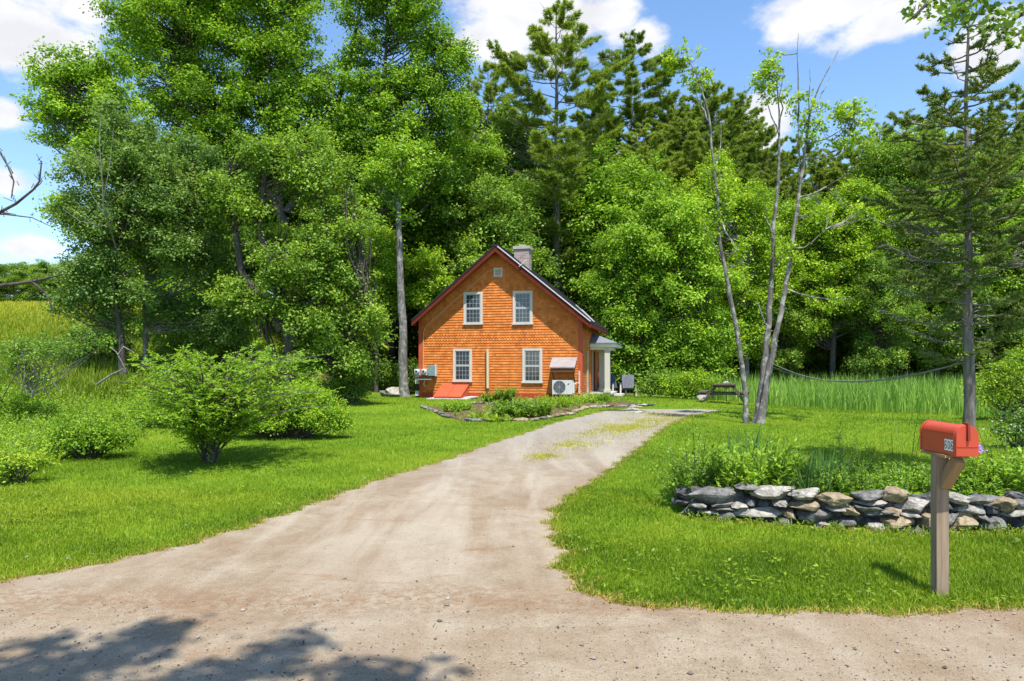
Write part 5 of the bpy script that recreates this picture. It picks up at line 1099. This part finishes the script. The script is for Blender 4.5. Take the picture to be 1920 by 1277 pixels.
broadleaf('ash_tree', 'pale leaved tree leaning its branches out against the sky at far left', 33, 290,
          [(130, 140, 72, 34), (190, 120, 50, 30), (95, 205, 55, 30), (150, 215, 70, 36), (210, 190, 60, 50), (90, 255, 40, 18), (180, 280, 60, 40), (130, 390, 36, 30), (230, 280, 50, 50)],
          L_MAPLE, B_DARK, .26, .17, .62, .9, 110, paths=[[(290, 730), (285, 560), (265, 420), (235, 300), (200, 200), (160, 140)]], limbs=.8, twig_r=.016)
broadleaf('aspen_tree', 'grey-green aspen with a thin dark trunk at the left', 23.5, 228,
          [(230, 240, 55, 50), (265, 300, 65, 60), (190, 330, 70, 60), (300, 380, 70, 70), (210, 430, 85, 60), (150, 400, 45, 45), (190, 510, 60, 44), (140, 500, 40, 40), (165, 565, 46, 34), (255, 545, 40, 34), (110, 560, 36, 26), (200, 600, 36, 22), (310, 460, 50, 50), (225, 560, 40, 24)],
          L_GREY, B_DARK, .13, .115, .48, .85, 120, paths=[[(230, 700), (226, 640), (218, 590), (212, 500), (225, 380), (240, 230)]], limbs=.22)
broadleaf('aspen_tree', 'second grey-green aspen with the paler trunk, right of the first', 25, 272,
          [(350, 330, 60, 70), (390, 420, 55, 60), (330, 480, 60, 50), (380, 300, 46, 46), (290, 470, 50, 36), (420, 360, 40, 60), (400, 510, 46, 40), (310, 570, 46, 40), (370, 590, 50, 40), (430, 600, 40, 40)],
          L_GREY, B_GREY, .11, .12, .5, .85, 120, paths=[[(272, 705), (272, 640), (270, 560), (280, 450), (310, 340), (340, 280)]], limbs=.22)
def dead_top():
    t = [o for o in COL.objects if o.name == 'aspen_tree'][0]; b = Vector(t.location); mb = MB()
    for P, r in (([(222, 480, 23.3), (204, 420, 22.2), (194, 390, 21.8), (191, 330, 21.7), (186, 260, 21.7), (190, 215, 21.8)], .028), ([(197, 405, 21.9), (165, 355, 21.6), (143, 290, 21.5)], .017), ([(193, 380, 21.7), (206, 310, 21.5), (213, 240, 21.5)], .016), ([(191, 330, 21.7), (174, 268, 21.6)], .011), ([(204, 425, 22.2), (150, 415, 21.8), (118, 392, 21.8)], .014), ([(192, 290, 21.7), (202, 226, 21.6)], .009), ([(194, 390, 21.8), (240, 350, 21.6), (262, 330, 21.6)], .01)): mb.tube([at(u, v, y) - b for u, v, y in P], np.linspace(r, .005, len(P)), 6)
    mb.build('dead_limb', B_DEAD, t, True)
dead_top()
broadleaf('apple_tree', 'large rounded tree with tangled dark limbs in the middle of the left side', 24, 545,
          [(560, 300, 75, 60), (480, 290, 50, 50), (610, 340, 60, 60), (450, 370, 60, 60), (640, 430, 60, 60), (560, 520, 85, 70), (650, 530, 60, 60), (690, 600, 46, 50), (600, 610, 80, 60), (660, 670, 50, 40), (500, 600, 60, 50), (620, 470, 60, 50), (450, 560, 50, 46), (510, 440, 36, 40, 2), (560, 670, 60, 40)],
          L_APPLE, B_DARK, .24, .125, .5, .80, 130, paths=[[(545, 735), (540, 640), (510, 520), (480, 430), (490, 330), (520, 260)], [(540, 660), (590, 560), (620, 440), (600, 330)], [(530, 620), (450, 510), (440, 400), (430, 330)], [(540, 690), (640, 640), (690, 590)]], limbs=.95, twig_r=.016)
shrub('dark low bush at the foot of the large rounded tree', 665, 752, [(660, 715, 42, 40), (635, 725, 34, 30), (690, 720, 22, 30)], L_DEEP, leaf=.09, cl_r=.34, per=70, y=24.5)
broadleaf('young_maple', 'bright young tree filling the gap left of the grey trunk', 33.5, 705,
          [(700, 520, 46, 46), (715, 570, 36, 36), (690, 460, 40, 40), (730, 500, 26, 40), (725, 450, 30, 36)], L_LIME, B_DARK, .10, .15, .55, .8, 110)
broadleaf('forest_maple', 'dense green tree directly behind the left slope of the cottage roof', 41, 850,
          [(850, 330, 60, 70), (880, 430, 60, 70), (820, 430, 56, 70), (850, 540, 60, 60), (900, 300, 46, 60), (810, 540, 36, 50), (905, 380, 50, 60)], L_MAPLE, B_DARK, .24, .18, .75, .8, 130)
broadleaf('young_maple', 'bright low branched sapling beside the left eave of the cottage', 34, 805,
          [(800, 490, 36, 26), (820, 530, 36, 24), (785, 550, 30, 26), (810, 580, 30, 22)], L_LIME, B_DARK, .07, .15, .5, .8, 90)


for i, (u, v, lob, lm, lab) in enumerate(((170, 700, [(170, 640, 50, 40), (130, 660, 40, 30), (210, 650, 36, 34)], L_GREY, 'grey-green shrub under the first aspen on the bank'), (330, 700, [(330, 620, 56, 50), (380, 650, 50, 44), (300, 665, 40, 30)], L_APPLE, 'leafy shrub under the second aspen on the bank'),
                                          (440, 715, [(440, 650, 50, 46), (480, 680, 40, 34), (410, 690, 36, 26)], L_DEEP, 'dark shrub filling the shade left of the large rounded tree'), (100, 690, [(100, 650, 34, 24), (70, 660, 30, 22)], L_APPLE, 'thin leafy sapling against the meadow at far left'))):
    shrub(lab, u, v, lob, lm, leaf=.11, cl_r=.40, dens=.75, per=70, y=26 + i * .6, name='bank_shrub')
for u, y, lob, lm, lab in ((330, 33, [(330, 420, 60, 80), (300, 520, 60, 60), (370, 540, 60, 60), (260, 470, 46, 60), (330, 600, 60, 46)], L_MAPLE, 'mid-green tree on the bank behind the two aspens'), (420, 32, [(430, 460, 50, 70), (400, 540, 50, 60), (460, 570, 56, 56), (420, 620, 56, 46)], L_DEEP, 'dark tree in the shade behind the large rounded tree'), (215, 36, [(200, 540, 40, 40), (240, 520, 40, 50), (220, 590, 40, 34)], L_APPLE, 'low leafy tree at the edge of the meadow behind the aspens')):
    broadleaf('bank_tree', lab, y, u, lob, lm, B_DARK, .15, .15, .6, .8, 110, limbs=.5)

# ------------------------------------------------------------------ right-hand broadleaved trees
broadleaf('sugar_maple', 'broad bright maple right behind the cottage porch', 37, 1235,
          [(1200, 470, 70, 60), (1270, 430, 70, 60), (1160, 540, 60, 60), (1240, 550, 80, 70), (1310, 520, 70, 80), (1180, 630, 70, 56), (1270, 650, 76, 56), (1340, 620, 50, 70), (1150, 690, 44, 40), (1230, 700, 60, 30), (1320, 690, 50, 34), (1240, 380, 40, 36)],
          L_MAPLE, B_DARK, .26, .18, .72, .9, 150)
broadleaf('birch_tree', 'yellow-green tree right of the broad maple, behind the clump', 39, 1400,
          [(1350, 390, 56, 56), (1420, 450, 50, 60), (1390, 540, 46, 60), (1440, 540, 40, 60), (1340, 320, 34, 36), (1400, 620, 46, 50), (1300, 370, 40, 40), (1395, 380, 40, 40)], L_LIME, B_GREY, .18, .16, .6, .85, 120)
broadleaf('birch_tree', 'yellow-green tree with horizontal layers right of the clump', 40, 1560,
          [(1530, 420, 60, 56), (1600, 380, 56, 40), (1560, 500, 70, 56), (1630, 460, 60, 50), (1500, 520, 46, 60), (1590, 560, 70, 46), (1640, 400, 50, 36), (1510, 600, 50, 46), (1650, 540, 50, 40)], L_LIME, B_DARK, .2, .16, .62, .85, 120)
broadleaf('forest_maple', 'deeper green tree at the right edge behind the spruce', 40, 1860,
          [(1850, 420, 80, 60), (1910, 360, 70, 60), (1800, 480, 60, 56), (1880, 530, 80, 60), (1960, 460, 70, 90), (1760, 420, 50, 50), (1930, 610, 70, 60)], L_MAPLE, B_DARK, .26, .17, .72, .85, 130)
broadleaf('forest_maple', 'mid-green tree between the layered birch and the spruce', 43, 1700,
          [(1690, 330, 60, 60), (1730, 280, 46, 50), (1650, 300, 50, 46), (1720, 420, 60, 60), (1690, 500, 60, 60), (1740, 560, 60, 50)], L_APPLE, B_DARK, .24, .17, .7, .8, 120)
shrub('yellow-green billowing shrub right of the spruce trunk', 1880, 775, [(1880, 715, 60, 44), (1930, 700, 60, 56), (1850, 740, 34, 26), (1990, 720, 70, 60)], L_YELLOW, leaf=.075, cl_r=.3, y=19)
shrub('dark green mounded shrub at the right edge of the lawn', 1905, 845, [(1905, 805, 36, 36), (1950, 800, 50, 44), (1890, 822, 26, 22)], L_DEEP, leaf=.06, cl_r=.22, y=13)
shrub('pale fern-like shrub at the forest edge left of the picnic table', 1290, 742, [(1280, 722, 40, 22), (1320, 718, 36, 22), (1250, 728, 30, 18)], L_LIME, leaf=.11, cl_r=.34, y=30.5)
shrub('darker shrub beside the lawn chairs at the forest edge', 1220, 742, [(1215, 722, 26, 24), (1240, 712, 26, 24)], L_APPLE, leaf=.11, cl_r=.34, y=31)
shrub('low green bush behind the grey trunk left of the cottage', 715, 712, [(690, 700, 40, 18), (735, 695, 34, 20), (770, 690, 24, 20)], L_DEEP, leaf=.11, cl_r=.36, y=34)

# ------------------------------------------------------------------ pines
def pine(label, u, y, vtop, K, tr, n_br, name='pine_tree', lm=None, bm=B_PINE, group=None, bare=.0, **kw):
    x = (u - CU) / F * y; z0 = gf(x, y); Hh = H + (690 - vtop) / F * y - z0; t = thing(name, (x, y, z0 - .05), label, 'tree', group)
    prof = lambda q: float(np.interp(q, [a for a, b in K], [b for a, b in K])); a = dict(droop=.0, sweep=.35, foliage_from=.40, tuft=.25, tw=.032, nper=12, twigs=13, bare_below=bare, dead=.25, flat=.2); a.update(kw)
    T, Cn, Dd = conifer_mesh(Hh, tr, prof, n_br, **a); T.build('trunk', bm, t, True); Cn.build('crown', lm or L_PINE, t)
    if Dd.v: Dd.build('dead_branches', B_DEAD, t, True)
    return t
pine('tall white pine with a long bare trunk and open crown behind the cottage', 1043, 42, 6, [(.28, 0), (.31, 2.2), (.45, 3.6), (.58, 4.1), (.72, 3.7), (.80, 3.6), (.88, 2.8), (.95, 1.5), (1, .3)], .34, 84, bare=.30, dead=.42, nper=11)
pA = pine('narrower white pine right of the tallest pine', 1182, 52, 62, [(.18, 0), (.22, 2.8), (.5, 4.0), (.75, 3.7), (.88, 2.7), (.96, 1.3), (1, .2)], .32, 120, bare=.2)
pB = pine('broad dark pine with layered plumes right of the pair of tall pines', 1318, 50, 140, [(.15, 0), (.2, 3), (.5, 3.9), (.75, 3.4), (.9, 2.2), (1, .3)], .32, 110, bare=.16, foliage_from=.36)
def pine_copy(src, label, u, y, vtop, srcH, rz, wid=1.0):
    c = copy_tree(src); x = (u - CU) / F * y; z0 = gf(x, y); s = (H + (690 - vtop) / F * y - z0) / srcH; c.location = (x, y, z0 - .05); c.rotation_euler = (0, 0, rz); c.scale = (s * wid, s * wid, s); c['label'] = label; return c
HA = H + (690 - 62) / F * 52 - .3; HB = H + (690 - 140) / F * 50 - .3
for src, hs, lab, u, y, vt, rz, wd in ((pB, HB, 'dark pine with a flat-topped crown just left of the clump stems', 1392, 52, 178, 1.3, .9), (pA, HA, 'slim distant pine seen between the clump stems', 1500, 56, 252, 2.2, .75), (pA, HA, 'small distant pine tip right of the clump stems', 1562, 62, 266, .6, .7), (pB, HB, 'dark pine rising behind the layered birch', 1650, 55, 235, 4.0, .9),
                                       (pB, HB, 'wide dark pine behind the spruce at the right', 1755, 50, 205, 2.9, 1.0), (pA, HA, 'tall dark pine at the right edge of the picture', 1905, 44, 175, 5.1, 1.1), (pA, HA, 'slender pine tip left of the tallest pine', 915, 55, 122, 3.3, .8), (pB, HB, 'pine crown pressed against the left side of the tallest pine', 950, 54, 190, 1.9, .8), (pB, HB, 'pine filling the space between the two tallest pines', 1110, 54, 180, .2, .8), (pB, HB, 'dark pine between the broad pine and the narrow pine', 1250, 56, 175, 5.5, .8),
                                       (pB, HB, 'low yellowish pine in front of the narrow pine', 1205, 46, 232, .9, 1.1), (pB, HB, 'low pine just left of the leftmost clump stem', 1290, 47, 215, 2.0, 1.1), (pB, HB, 'pine crown behind the leftmost clump stem', 1350, 46, 240, 3.6, 1.0), (pB, HB, 'pine between the two rear clump stems', 1460, 50, 300, 4.4, 1.0), (pB, HB, 'pine crown low on the right side of the tallest pine', 1090, 48, 250, 5.0, 1.0), (pB, HB, 'feathery pine behind the upper part of the spruce', 1820, 47, 235, 1.1, 1.1), (pB, HB, 'pine plume just right of the broad dark pine', 1345, 53, 162, 2.6, 1.0), (pB, HB, 'pine filling the dip left of the broad dark pine', 1268, 51, 190, 4.1, 1.0), (pB, HB, 'soft pine crown left of the rear clump stems', 1428, 55, 232, .4, .9), (pB, HB, 'rounded pine crown right of the rear clump stems', 1535, 52, 292, 5.6, 1.1), (pB, HB, 'pine crown above the layered birch', 1612, 50, 262, 3.1, 1.1), (pB, HB, 'pine crown left of the spruce top', 1700, 47, 212, 1.6, 1.1), (pA, HA, 'pine beyond the right edge partly out of the picture', 2000, 48, 150, 2.4, 1.0)):
    pine_copy(src, lab, u, y, vt, hs, rz, wd)

# ------------------------------------------------------------------ the woods behind: copies of three trees
def forest():
    protos = []
    for k, (lm, lobes, H0) in enumerate(((L_MAPLE, [(0, 0, 11, 2.6, 2.6, 2.2), (1.4, .5, 8.5, 2.4, 2.4, 2.0), (-1.6, -.4, 8, 2.4, 2.4, 2.0), (.3, -1.3, 6, 2.6, 2.4, 1.6), (-.4, 1.2, 5, 2.4, 2.4, 1.5)], 13.2), (L_DEEP, [(0, 0, 12, 2.0, 2.0, 2.4), (.8, 0, 9, 2.4, 2.4, 2.2), (-1, .6, 6.6, 2.5, 2.5, 1.8), (.8, -.8, 4.6, 2.4, 2.4, 1.4)], 14.4), (L_APPLE, [(0, 0, 10, 2.8, 2.8, 2.6), (1.6, 0, 7.5, 2.6, 2.6, 2), (-1.7, .4, 7, 2.5, 2.6, 2), (0, -1, 4.6, 2.8, 2.6, 1.8), (0, 1, 3.2, 2.6, 2.6, 1.2)], 12.6))):
        T, Cn = decid_mesh([[(0, 0, 0), (.15, .1, 4), (-.1, .1, 8), (.1, 0, 12)]], .19, lobes, .19, .8, .8, 130); t = thing('forest_tree', (0, 0, 0), 'x', 'tree', 'x'); T.build('trunk', B_DARK, t, True); Cn.build('crown', lm, t); protos.append((t, H0))
    used = set(); r2 = random.Random(11); sky = lambda u: np.interp(u, [-60, 60, 90, 250, 560, 590, 650, 680, 880, 930, 1240, 1300, 1420, 1620, 1700, 2100], [700, 600, 330, 220, 230, 190, 190, 220, 220, 180, 270, 310, 345, 330, 260, 225])
    rows = ((44, 62, range(120, 2100, 78)), (50, 57, range(80, 2150, 92)), (60, 60, range(110, 2150, 100)), (39, 130, [330, 420, 640, 915, 1165, 1480, 1620, 1780, 1940]))
    for row, (yy, jit, us) in enumerate(rows):
        for u in us:
            y = yy + r2.uniform(-2.5, 2.5); uu = u + r2.uniform(-26, 26); vt = sky(uu) + r2.uniform(0, 70) + (110 if row == 3 else 0); x = (uu - CU) / F * y
            k = r2.randrange(3); src, H0 = protos[k]; z0 = gf(x, y); s = (H + (690 - vt) / F * y - z0) / H0
            if s < .3: continue
            if 60 < uu < 230 and row < 3: continue
            c = src if k not in used else copy_tree(src); used.add(k); c.location = (x, y, z0 - .1); w = min(s, 1.25) * r2.uniform(.85, 1.1); c.scale = (w, w, s); c.rotation_euler = (0, 0, r2.uniform(0, 6.28))
            side = 'left of' if uu < 780 else ('behind' if uu < 1120 else 'right of'); kind = ('leafy', 'dark leafy', 'mid-green leafy')[k]
            c['label'] = f'{kind} tree in the dense woods {side} the cottage, one of many alike'; c['group'] = f'{kind} trees in the woods {side} the cottage'
    # hedge trees along the top of the meadow
    for i, (u, vt) in enumerate(((-60, 470), (0, 480), (48, 492), (90, 505), (140, 500), (200, 500), (330, 500), (260, 510))):
        y = 84; x = (u - CU) / F * y; z0 = gf(x, y); c = copy_tree(protos[2][0]); s = (H + (690 - vt) / F * y - z0) / 12.6; c.location = (x, y, z0 - 2.6 * .62); c.scale = (.8, .7, .62 * (.9 + .02 * i)); c.rotation_euler = (0, 0, i * 1.7); c['label'] = 'low tree in the hedgerow along the top of the meadow'; c['group'] = 'hedgerow trees above the meadow'; c.name = 'hedgerow_tree'
forest()
def understory():
    mb = MB(); n = 2600; u = 620 + 1330 * rng.random(n); y = 36 + 10 * rng.random(n); x = (u - CU) / F * y; hx, hy = to_house(x, y); k = ~((np.abs(hx) < 4.5) & (hy < 9)) & ~((x > 9) & (y < 42)); x, y = x[k], y[k]; n = len(x)
    C = np.stack([x, y, g(x, y) + .2 + 1.3 * rng.random(n) ** 1.5], 1); cloud(mb, C, .45 + .3 * rng.random(n), 34, .17, .6, .7); tag(mb.build('undergrowth', L_DEEP), kind='stuff')
    mb = MB(); n = 900; u = 1430 + 560 * rng.random(n); y = 45 + 6 * rng.random(n); x = (u - CU) / F * y; cloud(mb, np.stack([x, y, g(x, y) + .2 + 2.4 * rng.random(n)], 1), .5 + .35 * rng.random(n), 50, .18, .6, .7); tag(mb.build('swamp_thicket', L_APPLE), kind='stuff')
    mb = MB(); n = 3800; u = 560 + 1500 * rng.random(n); y = 64 + 10 * rng.random(n); x = (u - CU) / F * y; C = np.stack([x, y, g(x, y) + 7 * rng.random(n) ** 1.4], 1); cloud(mb, C, 1.0 + .6 * rng.random(n), 60, .36, .6, .7); tag(mb.build('far_woods', L_DEEP), kind='stuff')
understory()

# ------------------------------------------------------------------ boughs reaching into the picture from trees just outside it
def boughs():
    y = 6.0; bx = 8.2; t = thing('roadside_maple', (bx, y, gf(bx, y)), 'leafy bough tips of a maple hanging in at the top right corner', 'tree'); b = Vector(t.location); T, Cn = MB(), MB()
    T.tube([(0, 0, -.1), (.05, 0, 2), (-.05, .1, 4.2), (.1, 0, 6.4), (0, 0, 8)], [.2, .17, .15, .10, .05], 10, rough=.04)
    for P in ([(2710, -160), (2300, -170), (2050, -110), (1900, -60), (1830, -20), (1790, 25), (1760, 60)], [(2400, -170), (2100, -60), (1980, 0), (1910, 30), (1868, 62)], [(1900, -60), (1800, -35), (1740, 5), (1706, 38)], [(1980, 0), (1930, 50), (1900, 70)]):
        T.tube([at(u, v, y) - b for u, v in P], np.linspace(.045, .005, len(P)), 6, cap=False)
    C = [];
    for (u, v, ru, rv, n) in ((1790, 5, 40, 22, 14), (1820, 45, 30, 30, 10), (1775, 40, 26, 18, 7), (1752, 8, 20, 12, 5), (1716, 28, 18, 12, 6), (1840, 10, 26, 20, 6), (1896, 30, 28, 24, 11), (1925, 20, 26, 30, 9), (1915, 66, 20, 10, 5), (1873, 48, 12, 12, 4), (1990, -60, 80, 50, 16), (1880, -60, 60, 36, 12), (2150, -110, 100, 60, 20), (2350, -170, 120, 70, 24)):
        for _ in range(n): C.append(np.array(at(u + rng.normal() * ru * .55, v + rng.normal() * rv * .55, y + rng.normal() * .22) - b))
    for _ in range(120): C.append(np.array([rng.normal() * 1.1, rng.normal() * 1.1, 5.4 + rng.random() * 3.0]))
    cloud(Cn, np.array(C), np.full(len(C), .10), 6, .062, .7, .7, .6, tbase=rng.random(len(C)))
    T.build('trunk', B_DARK, t, True); Cn.build('crown', L_DEEP, t)
    # bare twigs from a dead tree outside the left edge
    y = 6.0; bx = -6.6; t = thing('dead_tree', (bx, y, gf(bx, y)), 'bare dark twigs of a dead tree poking in from the left edge', 'tree'); b = Vector(t.location); T = MB()
    T.tube([(0, 0, -.1), (.1, 0, 1.5), (.05, .05, 3), (.2, 0, 4.6)], [.12, .10, .07, .03], 9)
    for P, r in (([(-440, 430), (-200, 440), (0, 398), (30, 382), (62, 356), (74, 340), (78, 302)], .012), ([(-300, 330), (-40, 262), (0, 285), (14, 310), (26, 340), (21, 372)], .009), ([(0, 398), (30, 402)], .005), ([(-300, 440), (-60, 400), (10, 402), (60, 408), (94, 424)], .006), ([(62, 356), (76, 344), (80, 338)], .004), ([(24, 325), (18, 312)], .004), ([(-440, 540), (-100, 540), (0, 536), (60, 528), (112, 516)], .016), ([(60, 528), (84, 548), (98, 575)], .008)):
        T.tube([at(u, v, y + .3 * math.sin(i)) - b if u < -150 else at(u, v, y) - b for i, (u, v) in enumerate(P)], np.linspace(r * 1.6, r * .5, len(P)), 6, cap=False)
        for u, v in P[2:]:
            for _ in range(3): p = at(u + rng.normal() * 4, v + rng.normal() * 4, y) - b; T.tube([p, p + Vector((rng.normal() * .03, rng.normal() * .03, .02 + rng.random() * .04))], [.004, .002], 4)
    T.build('trunk', B_DARK, t, True)
    # tree behind the viewer whose crown throws the patch of shade on the road
    bx, y = -1.6, -4.2; t = thing('shade_tree', (bx, y, gf(bx, y)), 'leafy tree standing behind the viewer, its shade falling across the road at lower left', 'tree'); b = Vector(t.location); T, Cn = MB(), MB()
    T.tube([(0, 0, -.1), (.1, .2, 3.5), (.0, .8, 7.0), (.2, 1.0, 10)], [.22, .19, .14, .06], 10)
    C = []
    sx, sy = sdir.x / sdir.z, sdir.y / sdir.z
    for (gx_, gy_, rr, n) in ((-2.35, 3.78, .28, 10), (-2.55, 3.52, .34, 13), (-1.38, 3.66, .20, 8), (-1.75, 3.40, .34, 13), (-.72, 3.62, .20, 8), (-.55, 3.40, .30, 9), (-1.0, 3.15, .4, 14), (-1.9, 3.0, .5, 18), (-2.9, 3.1, .5, 18), (-2.05, 4.02, .20, 6), (-2.2, 4.15, .14, 4), (-1.30, 3.98, .14, 4), (-2.7, 4.0, .12, 3)):
        for _ in range(n): h = 8.5 + rng.random() * 2.0; C.append(np.array([gx_ + sx * h + rng.normal() * rr * .5 - b.x, gy_ + sy * h + rng.normal() * rr * .35 - b.y, h - b.z]))
    C = np.array(C); cloud(Cn, C, np.full(len(C), .22), 26, .11, .7, .6, .8)
    for c in C[::6]: T.tube(curve_pts((0, .7, 6.6), c, .2, 5, .06), np.linspace(.03, .006, 5), 5, cap=False)
    T.build('trunk', B_DARK, t, True); Cn.build('crown', L_MAPLE, t)
boughs()
